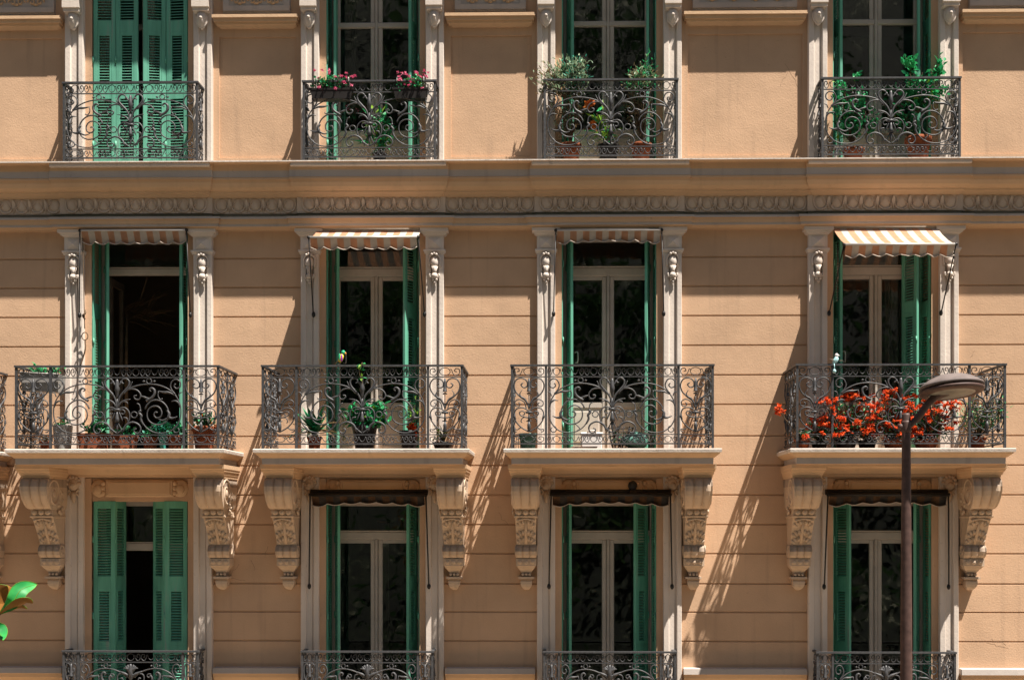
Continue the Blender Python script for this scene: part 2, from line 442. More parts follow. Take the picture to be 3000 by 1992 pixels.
# --- entablature between middle and upper floor
LIP = [(.385, FU), (.385, Z(481, .38))]
def ent(dx, lip):
    return [(lip, FU), (lip, FU-.014), (.312+dx, Z(477, .33)), (.310+dx, Z(496, .32)), (.308+dx, Z(515, .32)), (.316+dx, Z(517, .33)), (.316+dx, Z(522, .33)),
            (.298+dx, Z(523, .30)), (.292+dx, Z(533, .29)), (.272+dx, Z(545, .27)), (.240+dx, Z(554, .24)), (.226+dx, Z(556, .22)), (.214+dx, Z(557, .22)), (.210+dx, Z(562, .22)),
            (.175+dx, Z(568, .17)), (.14+dx, Z(576, .14)), (.115+dx, Z(578, .12))]
def frz(dx): return [(.115+dx, Z(577, .12)), (.115+dx, Z(623, .12)), (.085+dx, Z(624, .09)), (.085+dx, Z(633, .09))]
def arc(dx): return [(.19+dx, Z(632, .19)), (.19+dx, Z(638.5, .19)), (.175+dx, Z(639, .175)), (.168+dx, Z(652, .17)), (.155+dx, Z(653, .155)), (.152+dx, Z(661, .15)),
            (.125+dx, Z(664, .12)), (.10+dx, Z(669, .10)), (.06+dx, Z(672, .06))]
g = MB()
mm = [1, 0, 0, 2] + [0]*13
g.ring(XL+.5, XR-.5, ent(0, .410), mats=mm, top=3)
g.ring(XL+.5, XR-.5, frz(0), mats=[4, 4, 2]); g.ring(XL+.5, XR-.5, arc(0), mats=[2, 0, 0, 0, 2, 0, 0, 0])  # grey architrave fillet: caught sky light put into its colour
for cx, sx in bays:
    g.ring(cx-(HW-.11)*sx, cx+(HW-.11)*sx, [(p[0], p[1]+(.003 if i == 0 else 0)) for i, p in enumerate(ent(.028, .372))], mx=.55, mats=mm, top=3)
    g.ring(cx-(HW-.03)*sx, cx+(HW-.03)*sx, frz(.030), mx=.4, mats=[4, 4, 2])
    g.ring(cx-(HW-.02)*sx, cx+(HW-.02)*sx, arc(.030), mx=.7, mats=[2, 0, 0, 0, 2, 0, 0, 0])
    # pale sill slab that carries the railing
    g.bevbox(cx-.905*sx, cx+.905*sx, -.390, -.02, FU-.054, FU-.0145, .006, 1)
g.build('cornice', [TRIM, STONE, GREYB, LEDGE_DARK, FRZ], house)
# egg and dart
eg = MB()
zc = (Z(577, .12)+Z(623, .12))/2
def egg(x, d):
    eg.ball((x, -d+.010, zc+.020), .074, .032, .074, 12, 8)
    pts = [(x-.082, -d-.004, zc+.085), (x-.080, -d-.016, zc+.03), (x-.062, -d-.020, zc-.045), (x, -d-.020, zc-.078), (x+.062, -d-.020, zc-.045), (x+.080, -d-.016, zc+.03), (x+.082, -d-.004, zc+.085)]
    eg.tube([(p.x, p.y+.012, p.z) for p in spline(pts, 3)], .0105, 5)
def dart(x, d):
    for k in (-1, 0, 1):
        eg.leaf((x, -d+.002, zc-.07), (k*.55, -.2, 1), .155, .05, 0, 0 if k == 0 else k*.5, .1)
    eg.tube([(x, -d, zc-.085), (x, -d-.006, zc+.02), (x, -d, zc+.07)], [.006, .013, .004], 5)
for cx, sx in bays:
    n = 9; st = (HW-.03)*2*sx/n
    for i in range(n):
        x = cx-(HW-.03)*sx+st*(i+.5); egg(x, .145)
        if i: dart(x-st/2, .145)
segs = [(XL+.6, bays[0][0]-.88)] + [(bays[i][0]+.88*bays[i][1], bays[i+1][0]-.88*bays[i+1][1]) for i in range(3)] + [(bays[3][0]+.88, XR-.6)]
for a, b in segs:
    n = max(1, round((b-a)/.187)); st = (b-a)/n
    for i in range(n):
        x = a+st*(i+.5); egg(x, .115)
        if i: dart(x-st/2, .115)
eg.build('egg_moulding', FRZ, house)

# --- string course at the bottom of the picture, one between each pair of bays
def string_course(a, b):
    s = MB()
    s.ring(a, b, [(.0, Z(1953)), (.115, Z(1957.5, .1)), (.125, Z(1974, .12)), (.105, Z(1975, .1)), (.095, Z(1985, .09)), (.06, Z(1993, .06)), (.05, Z(2001, .05)), (.02, Z(2002, .02)), (.012, Z(2010, .01))],
           mx=.12, mats=[1, 1, 0, 0, 0, 0, 0, 0])
    return s.build('string_course', [TRIM, GREYB], house)
pe = [XL+.2] + [v for cx, sx in bays for v in (cx-(HW+.035)*sx, cx+(HW+.035)*sx)] + [XR-.2]
for i in range(0, len(pe), 2): string_course(pe[i], pe[i+1])

# --- aprons with scroll relief at the top edge
def apron(a, b):
    s = MB()
    s.ring(a+.08, b-.08, [(.15, Z(36, .15)), (.15, Z(45, .15)), (.13, Z(46, .13)), (.125, Z(58, .12)), (.10, Z(59, .1)), (.095, Z(66, .1)), (.05, Z(74, .05)), (.03, Z(78, .03))],
           mx=.6, mats=[1, 0, 0, 1, 1, 0, 0])
    s.box(a+.10, b-.10, -.05, .01, Z(38), Z(-110), 2)
    z0, z1 = Z(17), Z(-80)
    s.box(a+.10, b-.10, -.065, -.049, z0-.065, z0, 2)
    s.box(a+.10, a+.17, -.064, -.049, z0+.001, z1, 2); s.box(b-.17, b-.10, -.064, -.049, z0+.001, z1, 2)
    n = max(2, round((b-a-.4)/.23)); st = (b-a-.4)/n
    for i in range(n):
        x = a+.2+st*(i+.5)
        for k in (-1, 1):
            sp = [(x+k*(.05+.05*(1-t/14)*math.cos(t*.55)), -.058, z0+.058+.05*(1-t/14)*math.sin(t*.55)) for t in range(13)]
            s.tube(sp, .011, 5, 0)
        s.ball((x, -.055, z0+.03), .03, .018, .02, 8, 5, 0)
    return s.build('apron_panel', [TRIM, TRIM, GREYB], house)
ae = [XL+.2] + [v for cx, sx in bays for v in (cx-HW*sx, cx+HW*sx)] + [XR-.2]
for i in range(0, len(ae), 2): apron(ae[i]+.03, ae[i+1]-.03)

# ------------------------------------------------------------------ pilasters
def pil_plan(x0):
    p = [(0, .01), (0, -.060), (.008, -.070), (.062, -.070), (.072, -.046), (.134, -.044), (.138, -.036), (.152, -.036), (.156, -.066), (.164, -.072), (PW-.006, -.072), (PW, -.066), (PW, .01)]
    return [(x0+x, y) for x, y in p]
def make_pil_mid():
    s = MB(); s.prismz(pil_plan(0), FM-.02, Z(735, .07))
    p = s.build('pilaster', CREAM, house)
    c = MB(); m = PW/2
    c.ring(m-.035, m+.035, [(.145, ARC+.002), (.145, Z(676, .14)), (.125, Z(678, .12)), (.115, Z(684, .11)), (.085, Z(690, .08))], mx=.9, mats=[0]*4)
    c.box(0, PW, -.078, .0, Z(730, .08), Z(688, .08))
    z0, z1 = Z(727, .08), Z(694, .08); zm = (z0+z1)/2
    c.add([(.03, -.079, z0), (PW-.03, -.079, z0), (PW-.03, -.079, z1), (.03, -.079, z1), (m, -.125, zm)], [(0,1,4), (1,2,4), (2,3,4), (3,0,4)])
    c.ring(m-.07, m+.07, [(.10, Z(729, .1)), (.10, Z(734, .1)), (.085, Z(738, .08)), (.078, Z(742, .08))], mx=.6)
    c.build('capital', CREAM, p)
    o = MB(); zz = lambda y: Z(y, .09)
    o.ball((m, -.085, zz(766)), .052, .045, .072, 12, 8)
    o.tube(spline([(m-.06, -.08, zz(780)), (m-.065, -.08, zz(757)), (m-.03, -.095, zz(745)), (m, -.1, zz(743)), (m+.03, -.095, zz(745)), (m+.065, -.08, zz(757)), (m+.06, -.08, zz(780))], 3), .014, 6)
    for k in (-1, 0, 1): o.ball((m+k*.027, -.125, zz(746 if k else 743)), .017)
    o.tube([(m, -.085, zz(780)), (m, -.085, zz(792)), (m, -.08, zz(797))], [.045, .024, .032], 8)
    o.tube([(m, -.08, zz(797)), (m, -.085, zz(806)), (m, -.08, zz(814))], [.022, .045, .034], 8)
    for k in (-1, 1): o.tube(spline([(m+k*.03, -.085, zz(813)), (m+k*.055, -.09, zz(808)), (m+k*.05, -.09, zz(801))], 3), .011, 5)
    o.ball((m-.016, -.085, zz(818)), .02); o.ball((m+.02, -.085, zz(818)), .02); o.ball((m+.002, -.085, zz(826)), .016)
    o.build('drop_ornament', CREAM, p)
    return p
def make_pil_up():
    s = MB(); s.prismz(pil_plan(0), FU-.01, ztop)
    p = s.build('pilaster', CREAM, house)
    m = PW/2
    c = MB()
    c.ring(m-.035, m+.035, [(.18, Z(-18, .18)), (.18, Z(12, .18)), (.16, Z(15, .16)), (.16, Z(24, .16)), (.13, Z(28, .13)), (.10, Z(34, .10))], mx=.35)
    zz = lambda y: Z(y, .12)
    c.tube([(m, -.085, zz(33)), (m, -.09, zz(48)), (m, -.085, zz(60)), (m, -.075, zz(71)), (m, -.06, zz(76))], [.062, .062, .056, .035, .01], 12)
    c.tube(spline([(m-.06, -.09, zz(38)), (m-.055, -.1, zz(60)), (m, -.1, zz(74)), (m+.055, -.1, zz(60)), (m+.06, -.09, zz(38))], 4), .012, 6)
    c.ball((m, -.145, zz(48)), .02)
    c.build('bracket', CREAM, p)
    return p
def make_pil_low():
    s = MB(); s.prismz(pil_plan(0), zlow+.1, Z(1393, .07))
    p = s.build('pilaster', CREAM, house)
    m = PW/2; zz = lambda y: Z(y, .09)
    o = MB()
    o.ball((m, -.07, zz(1417)), .072, .05, .08, 12, 8); o.ball((m, -.115, zz(1420)), .035, .025, .03)
    for k in range(7):
        a = math.pi*k/6
        o.ball((m+.07*math.cos(a), -.09, zz(1415)+.075*math.sin(a)), .024, .02, .024)
    for k in (-1, 1): o.tube(spline([(m+k*.06, -.08, zz(1432)), (m+k*.03, -.085, zz(1442)), (m+k*.055, -.08, zz(1450))], 3), .015, 6)
    o.tube([(m, -.075, zz(1436)), (m, -.09, zz(1450)), (m, -.075, zz(1466)), (m, -.07, zz(1474))], [.012, .034, .02, .006], 7)
    o.build('drop_ornament', CORB, p)
    return p
protos = [make_pil_mid(), make_pil_up(), make_pil_low()]
first = True
for cx, sx in bays:
    for off in (-HW, HW-PW):
        for p in protos:
            loc = (cx+off*sx, 0, 0); sc = (sx, 1, 1)
            if first: p.location = loc; p.scale = sc
            else: dup(p, house, loc, sc)
        first = False

# ------------------------------------------------------------------ windows
WY = 0.30
def make_window(kind):
    """local x about the centre; two glazed leaves under a fixed light"""
    fl = {'u': FU, 'm': FM, 'l': FL}[kind]
    top = fl+OPH+(.08 if kind == 'l' else 0)
    tr0, tr1 = {'u': (Z(80, -.3), Z(64, -.3)), 'm': (Z(821, -.3), Z(781, -.3)), 'l': (Z(1591, -.3), Z(1553, -.3))}[kind]
    gb = {'u': Z(381, -.3), 'm': Z(1179, -.3), 'l': Z(1990, -.3)}[kind]
    s = MB()
    y0, y1 = WY, WY+.06
    s.box(-OH, -OH+.055, y0, y1, fl, top); s.box(OH-.055, OH, y0, y1, fl, top)
    s.box(-OH+.055, OH-.055, y0, y1, top-.05, top)
    if kind == 'u':
        s.bevbox(-OH+.055, OH-.055, y0-.012, y1, tr0, tr1, .01)
    else:
        s.bevbox(-OH+.055, OH-.055, y0-.015, y1, tr0+.045, tr1-.018, .01)
        s.bevbox(-OH+.045, OH-.045, y0-.03, y1, tr1-.017, tr1, .008)
    ztopl = tr0 if kind != 'u' else top-.05
    for sg in (-1, 1):                            # the two leaves
        a, b = (sg*.018, sg*.073); s.bevbox(min(a, b), max(a, b), y0+.002, y1-.003, fl+.02, ztopl+.044, .008)
        a, b = (sg*(OH-.056), sg*(OH-.115)); s.bevbox(min(a, b), max(a, b), y0+.002, y1-.003, fl+.02, ztopl+.044, .008)
        xa, xb = sorted((sg*.073, sg*(OH-.115)))
        s.box(xa, xb, y0+.006, y1-.004, ztopl, ztopl+.043)
        s.box(xa, xb, y0+.008, y1-.006, gb-.06, gb)
        s.box(xa, xb, y0+.008, y1-.006, fl+.02, fl+.10)
        s.box(xa, xb, y0+.025, y1-.012, fl+.10, gb-.06)
        s.bevbox(xa+.035, xb-.035, y0+.012, y0+.026, fl+.14, gb-.10, .01)
    s.bevbox(-.017, .017, y0-.022, y1, fl+.02, ztopl+.05, .008)
    win = s.build('window', FRAME, house)
    for sg in (-1, 1):
        xa, xb = sorted((sg*.073, sg*(OH-.115)))
        q = MB(); q.box(xa, xb, y0+.026, y0+.031, gb, ztopl if kind != 'u' else tr0-.0); q.build('pane', GLASS, win)
        if kind == 'u':
            q = MB(); q.box(xa, xb, y0+.026, y0+.031, tr1, ztopl); q.build('pane', GLASS, win)
    if kind != 'u':
        q = MB(); q.box(-OH+.055, OH-.055, y0+.026, y0+.031, tr1, top-.05); q.build('pane', GLASS, win)
    return win
def bare_window(kind):
    """door leaves stand open inside: only the fixed frame and the top light"""
    fl = {'m': FM, 'l': FL}[kind]; top = fl+OPH+(.08 if kind == 'l' else 0)
    tr0, tr1 = {'m': (Z(802, -.3), Z(780, -.3)), 'l': (Z(1613, -.3), Z(1587, -.3))}[kind]
    s = MB(); y0, y1 = WY, WY+.06
    s.box(-OH, -OH+.055, y0, y1, fl, top); s.box(OH-.055, OH, y0, y1, fl, top); s.box(-OH+.055, OH-.055, y0, y1, top-.05, top)
    s.bevbox(-OH+.055, OH-.055, y0-.015, y1, tr0, tr1-.012, .01); s.bevbox(-OH+.05, OH-.05, y0-.03, y1, tr1-.011, tr1, .004)
    win = s.build('window', FRAME, house)
    q = MB(); q.box(-OH+.055, OH-.055, y0+.026, y0+.031, tr1, top-.05); q.build('pane', GLASS, win)
    # the two door leaves, swung into the room
    for sg in (-1, 1):
        q = MB(); x0 = sg*(OH-.06)
        for (ya, yb, za, zb) in ((.37, .43, fl+.02, tr0-.02), (.77, .83, fl+.02, tr0-.02), (.43, .77, fl+.02, fl+.5), (.43, .77, tr0-.1, tr0-.02)):
            q.box(min(x0, x0-sg*.04), max(x0, x0-sg*.04), ya, yb, za, zb)
        q.build('door_leaf', DWOOD, win)
    return win
def handle(win, x, z):
    q = MB()
    q.tube(spline([(x, WY-.005, z-.06), (x+.03, WY-.045, z-.06), (x+.035, WY-.05, z), (x+.03, WY-.045, z+.06), (x, WY-.005, z+.06)], 4), .008, 6)
    q.build('handle', STEEL, win)
wu, wm, wl = make_window('u'), make_window('m'), make_window('l')
handle(wm, -OH+.16, FM+1.15)
bm_, bl_ = bare_window('m'), bare_window('l')
cx, sx = bays[0]
for o in (wu, bm_, bl_): o.location = (cx, 0, 0); o.scale = (sx, 1, 1)
wm.location = (bays[1][0], 0, 0); wm.scale = (bays[1][1], 1, 1); wl.location = wm.location; wl.scale = wm.scale
for i in (1, 2, 3):
    cx, sx = bays[i]
    dup(wu, house, (cx, 0, 0), (sx, 1, 1))
    if i > 1: dup(wm, house, (cx, 0, 0), (sx, 1, 1)); dup(wl, house, (cx, 0, 0), (sx, 1, 1))

# lintel panels over the lower windows
lp = MB()
zt, zb = Z(1404, .02), Z(1455, .02)
lp.bevbox(-.40, .40, -.03, .02, zb, zt, .018); lp.bevbox(-.36, .36, -.040, -.028, zb+.03, zt-.03, .006)
for sg in (-1, 1):
    lp.ball((sg*.47, -.005, (zt+zb)/2), .10, .035, .105, 16, 8)
    lp.ball((sg*.475, -.03, (zt+zb)/2-.01), .055, .025, .06, 12, 6)
    for k in (-1, 0, 1): lp.ball((sg*.415, -.035, (zt+zb)/2+k*.055), .026, .02, .03)
lp0 = lp.build('lintel_panel', TRIM, house, (bays[0][0], 0, 0), (bays[0][1], 1, 1))
for cx, sx in bays[1:]: dup(lp0, house, (cx, 0, 0), (sx, 1, 1))

# ------------------------------------------------------------------ shutters
LW = 0.262
def leaf_mesh(fl, h):
    """louvred folding leaf, hinge edge at local x=0, front face at y=0, width LW"""
    s = MB(); t = .032; st = .050
    s.bevbox(0, st, 0, t, 0, h, .004); s.bevbox(LW-st, LW, 0, t, 0, h, .004)
    for a, b in ((0, .12), (.84, .95), (1.63, 1.76), (h-.09, h)):
        s.box(st, LW-st, .001, t-.001, a, b)
    s.box(st, LW-st, .0015, t-.0015, .951, .995); s.box(st, LW-st, .0015, t-.0015, 1.585, 1.629)
    s.box(st, st+.02, .0005, t-.0005, .996, 1.584); s.box(LW-st-.02, LW-st, .0005, t-.0005, .996, 1.584)
    for a, b, q in ((.12, .84, 0), (.995, 1.585, .02), (1.76, h-.09, 0)):
        n = int((b-a)/.0315); stp = (b-a)/n
        for i in range(n):
            z = a+stp*(i+.5)
            vs = []
            for x in (st-.004+q, LW-st+.004-q):
                vs += [(x, .002, z-.0105), (x, .003, z-.0145), (x, t-.002, z+.0042), (x, t-.003, z+.0085)]
            s.add(vs, [(0,1,5,4), (1,2,6,5), (2,3,7,6), (3,0,4,7)])
    return s
def hinge(s):
    for z in (.3, 1.3, 2.2): s.tube([(0, -.004, z-.04), (0, -.004, z+.04)], .009, 6)
lm = {}
for k, fl, h in (('u', FU, OPH-.01), ('m', FM, OPH-.01), ('l', FL, OPH+.07)):
    s = leaf_mesh(fl, h); hinge(s)
    lm[k] = (s, fl)
cache = {}
def leafobj(kind, x, y, ang, mirror=False):
    """ang: 0 = in the plane of the wall running to +x; positive turns into the reveal"""
    if kind in cache:
        o = cache[kind].copy(); C.objects.link(o)
    else:
        o = lm[kind][0].build('shutter', GREEN, house); cache[kind] = o
    o.parent = house
    o.location = (x, y, lm[kind][1]+.015)
    o.scale = (-1 if mirror else 1, 1, 1)
    o.rotation_euler = (0, 0, -ang if mirror else ang)
    return o
def shutter_pair(kind, bay, left, right):
    """left/right: (angle of the outer leaf, angle of the inner leaf), degrees, both measured from the wall plane"""
    cx, sx = bays[bay]
    for side, pair in ((-1, left), (1, right)):
        if not pair: continue
        a1, a2 = pair
        x0 = cx+side*(OH*sx-.012); y0 = .012
        a1, a2 = R(a1), R(a2)
        leafobj(kind, x0, y0, a1, side > 0)
        dirx = 1 if side < 0 else -1
        x1 = x0+dirx*LW*math.cos(a1); y1 = y0+LW*math.sin(a1)
        # the inner leaf starts from the free edge of the outer one
        leafobj(kind, x1+dirx*(.036 if a1 > R(45) else .004), y1, a2, side > 0)
OPEN = (88, -84)
shutter_pair('u', 0, (1, -1), (6, -9))
shutter_pair('u', 1, OPEN, (88, -80)); shutter_pair('u', 2, (88, -78), OPEN); shutter_pair('u', 3, OPEN, (88, -76))
shutter_pair('m', 0, (89, -66), (88, -86)); shutter_pair('m', 1, (88, -76), (89, -62)); shutter_pair('m', 2, (88, -80), (88, -80)); shutter_pair('m', 3, OPEN, None)
leafobj('m', bays[3][0]+OH*bays[3][1]-.012, .012, R(77), True); leafobj('m', bays[3][0]+OH*bays[3][1]-.165, .010, R(64), True)
shutter_pair('l', 0, (-4, 80), (-3, 42)); shutter_pair('l', 1, (88, -74), (88, -74)); shutter_pair('l', 2, OPEN, (84, -52)); shutter_pair('l', 3, (87, -58), (88, -66))

# ------------------------------------------------------------------ wrought iron
def spiral(cx, cy, r0, r1, a0, turns, n=30):
    out = []
    for i in range(n+1):
        t = i/n; r = r0+(r1-r0)*t; a = a0+turns*2*math.pi*t
        out.append((cx+r*math.cos(a), cy+r*math.sin(a)))
    return out
def sp2(p, k=5): return [(v.x, v.y) for v in spline([(a, b, 0) for a, b in p], k)]
def center_motif(low=False):
    """curves in sketch units (x about 1155 +-710, y 205..825 down); each = (points, start radius, mid radius, end radius)"""
    c = []
    H = []
    H.append((sp2([(1210,372),(1260,330),(1330,298),(1410,277),(1490,268),(1580,274),(1670,302),(1750,352),(1810,425),(1842,510),(1848,600),(1828,690),(1780,760),(1710,803),(1620,815),(1540,798),(1470,750),(1428,685),(1410,610),(1408,540),(1395,495),(1370,483)], 3), 6, 5.5, 5))
    H.append((sp2([(1460,545),(1480,500),(1530,455),(1590,445),(1650,470),(1700,530),(1715,610),(1695,680),(1635,718),(1560,715),(1500,675),(1480,610),(1500,545),(1555,512),(1610,525),(1640,575),(1630,630),(1585,645),(1555,615),(1570,580),(1595,585)], 3), 7, 6, 6))
    H.append((sp2([(1160,540),(1166,470),(1190,400),(1240,340),(1280,290),(1287,240),(1255,207),(1215,217),(1205,250),(1228,262)], 4), 9, 9, 5))
    H.append((sp2([(1215,372),(1290,322),(1370,335),(1412,390),(1392,438),(1350,432),(1340,402),(1368,395)], 4), 7, 6, 6))
    H.append((sp2([(1405,400),(1440,408),(1470,420),(1510,430)], 3), 4, 9, 5))
    H.append((sp2([(1165,520),(1195,475),(1240,447),(1300,436)], 4), 9, 7, 3))
    H.append((sp2([(1200,475),(1230,462),(1262,470),(1270,490)], 3), 5, 5, 4))
    H.append((sp2([(1225,375),(1270,330),(1300,290),(1322,240)], 3), 8, 7, 2))
    H.append((sp2([(1158,545),(1230,528),(1280,570),(1292,640),(1262,720),(1200,785),(1158,815)], 4), 6, 6, 6))
    H.append((sp2([(1180,560),(1215,552),(1240,575),(1225,602),(1200,595)], 4), 6, 5, 5))
    H.append((spiral(1340, 610, 33, 33, 0, 1, 20), 5, 5, 5))
    H.append((sp2([(1220,790),(1250,725),(1320,692),(1388,718),(1412,768),(1392,812),(1352,812),(1338,778),(1365,765)], 4), 9, 7, 6))
    H.append((sp2([(1262,730),(1290,700),(1330,685)], 3), 3, 9, 3))
    H.append((sp2([(1790,385),(1750,335),(1735,285),(1760,230),(1805,217),(1842,250),(1838,300),(1800,318),(1775,292),(1790,265)], 4), 6, 6, 6))
    H.append((sp2([(1800,735),(1770,760),(1775,800),(1810,808),(1830,780),(1815,760)], 4), 5, 5, 5))
    H.append((spiral(1502, 235, 28, 28, 0, 1, 18), 5, 5, 5))
    H.append((sp2([(1470,455),(1530,420),(1560,380),(1560,335),(1530,312),(1505,330),(1525,350)], 4), 12, 11, 5))
    H.append((sp2([(1600,345),(1660,358),(1720,362),(1780,390)], 3), 3, 12, 4))
    H.append((sp2([(1605,350),(1600,400),(1625,440),(1650,430)], 3), 4, 5, 6))
    H.append((sp2([(1745,460),(1790,455),(1825,480),(1840,530)], 3), 3, 9, 4))
    H.append((sp2([(1862,360),(1835,370),(1820,410)], 3), 4, 5, 5))
    H.append((sp2([(1700,560),(1722,600),(1715,640),(1760,648),(1810,630)], 4), 9, 15, 3))
    H.append((sp2([(1600,655),(1650,672),(1700,650),(1730,622)], 3), 3, 8, 10))
    H.append((sp2([(1560,720),(1530,745),(1510,775),(1540,790)], 3), 4, 5, 3))
    H.append((sp2([(1415,560),(1392,585),(1420,620),(1412,660),(1440,720)], 4), 9, 11, 7))
    H.append((sp2([(1175,575),(1200,640),(1215,680)], 3), 6, 7, 2))
    H.append((sp2([(1225,640),(1262,650),(1270,690)], 3), 7, 7, 2))
    H.append((sp2([(1160,690),(1190,750),(1215,810)], 3), 5, 5, 4))
    if low:
        for k in (10, 7, 6, 5, 4, 3, 2): H.pop(k)
        for dx, ty, mw in ((0, 214, 17), (38, 222, 15), (74, 240, 13), (104, 266, 11)):
            H.append((sp2([(1155+dx*.12, 330), (1155+dx*.55, 285-dx*.15), (1155+dx, ty)], 4), 8, mw, 3))
        H.append((sp2([(1215,372),(1200,345),(1165,335)], 3), 6, 7, 6))
        H.append((sp2([(1160,400),(1200,345),(1265,318),(1312,300)], 4), 6, 14, 4))
        H.append((sp2([(1262,322),(1330,340),(1340,400),(1300,432),(1262,410),(1272,378),(1296,384)], 4), 6, 6, 6))
        H.append((sp2([(1440,330),(1400,332),(1385,352),(1410,372),(1430,352)], 4), 4, 5, 6))
        H.append((sp2([(1430,340),(1455,380),(1440,450)], 3), 6, 11, 3))
    for x in (1445, 1560): H.append(([(x-15, 237), (x, 237), (x+15, 237)], 3, 11, 3))
    for pts, a, m, b in H:
        c.append((pts, a, m, b)); c.append(([(2310-x, y) for x, y in pts], a, m, b))
    # middle spear and bud
    c.append(([(1155,215),(1155,240),(1155,290),(1155,330),(1155,350),(1155,400),(1155,430)], 10, 24, 6))
    for k in (-1, 1):
        c.append((sp2([(1155,300),(1155+k*35,260),(1155+k*45,235),(1155+k*65,262)], 3), 8, 7, 4))
    c.append(([(1155,430),(1155,480),(1155,545)], 5, 7, 9))
    c.append(([(1118,557),(1155,552),(1192,557)], 10, 15, 10))
    c.append(([(1155,570),(1155,610),(1155,650),(1155,690)], 8, 16, 24))
    c.append(([(1155,690),(1155,715),(1155,740),(1155,770),(1155,800)], 8, 12, 4))
    return c
def side_motif():
    """x about 263 +-165, y 205..825"""
    c = []; H = []
    H.append((sp2([(263,545),(235,470),(175,420),(120,360),(103,285),(135,222),(195,212),(240,245),(243,300),(205,315),(178,285),(200,262)], 4), 7, 6, 6))
    H.append((sp2([(250,500),(215,440),(180,420),(165,385),(190,340)], 4), 9, 9, 2))
    H.append((sp2([(235,560),(215,480),(160,445),(115,470),(118,515),(155,522),(168,495),(150,482)], 4), 5, 5, 5))
    H.append((sp2([(263,575),(200,538),(135,548),(108,600),(118,680),(180,755),(263,805)], 4), 6, 6, 6))
    H.append((sp2([(263,650),(215,640),(170,620),(165,585),(205,578),(215,612),(195,618)], 4), 6, 5, 5))
    H.append((sp2([(230,640),(190,655),(178,690),(190,705)], 3), 4, 5, 4))
    H.append((sp2([(112,600),(108,640),(125,670)], 3), 4, 12, 3))
    H.append((sp2([(180,752),(140,780),(108,775),(112,800),(135,805)], 3), 5, 5, 5))
    for pts, a, m, b in H:
        c.append((pts, a, m, b)); c.append(([(526-x, y) for x, y in pts], a, m, b))
    c.append(([(263,212),(263,260),(263,310),(263,350),(263,360)], 8, 14, 22)); c.append(([(240,385),(263,375),(286,385)], 6, 9, 6))
    c.append(([(263,390),(263,480),(263,560)], 5, 4, 6)); c.append(([(225,590),(263,588),(301,590)], 9, 13, 9))
    c.append(([(263,600),(263,640),(263,680)], 7, 8, 12)); c.append(([(235,686),(263,683),(291,686)], 5, 6, 5))
    c.append(([(263,690),(263,730),(263,780),(263,800)], 8, 20, 4))
    return c
def frieze_motif(n):
    """n scroll pairs in a strip 0..n wide, 0..1 high"""
    c = []
    for i in range(n):
        x = i+.5
        for k in (-1, 1):
            c.append((sp2([(x+k*.14,.60),(x+k*.20,.75),(x+k*.25,.35),(x+k*.34,.08),(x+k*.46,.30),(x+k*.45,.75),(x+k*.34,.80),(x+k*.31,.55),(x+k*.38,.48)], 4), .6, .8, .9))
        if i % 2: c.append((sp2([(x-.2,.85),(x-.1,.35),(x,.2),(x+.1,.35),(x+.2,.85)], 4), .5, .8, .5))
        else: c.append(([(x+.17*math.cos(a*.449), .5+.40*math.sin(a*.449)) for a in range(15)], .7, .7, .7))
    return c
CM, SM, CL = center_motif(), side_motif(), center_motif(True)
PXM = 0.001084
def lay(mb, curves, put, rs, n=5):
    for pts, a, m, b in curves:
        k = len(pts)
        rr = []
        for i in range(k):
            t = i/(k-1)
            rr.append(rs*((a+(m-a)*t*2) if t < .5 else (m+(b-m)*(t*2-1))))
        mb.tube([put(x, y) for x, y in pts], rr, n)
def panel(mb, motif, x0, x1, z0, z1, y=0.0, axis='x', fx=0.0):
    if motif is not SM: cxm, hx = 1155., 712.
    else: cxm, hx = 263., 168.
    def put(px, py):
        u = x0+(x1-x0)*((px-cxm)/hx*.5+.5); v = z1-(py-203)/624*(z1-z0)
        return (u, y, v) if axis == 'x' else (fx, u, v)
    lay(mb, motif, put, PXM*1.22)
def frieze(mb, x0, x1, z0, z1, n, y=0.0, axis='x', fx=0.0):
    def put(px, py):
        u = x0+(x1-x0)*px/n; v = z0+(z1-z0)*py
        return (u, y, v) if axis == 'x' else (fx, u, v)
    lay(mb, frieze_motif(n), put, .0066)
RH = 0.93
def bars(mb, x0, x1, y, axis='x', fx=0.0):
    def bx(a, b, za, zb, t):
        if axis == 'x': mb.box(a, b, y-t, y+t, za, zb)
        else: mb.box(fx-t, fx+t, a, b, za, zb)
    bx(x0, x1, RH-.135, RH-.124, .007)      # below the top frieze
    bx(x0, x1, .155, .166, .007)
    bx(x0, x1, .050, .066, .008)
def hand(mb, pts):
    mb.tube(pts, .017, 8)
def post(mb, x, y): mb.box(x-.0125, x+.0125, y-.0125, y+.0125, 0.0, RH-.012)
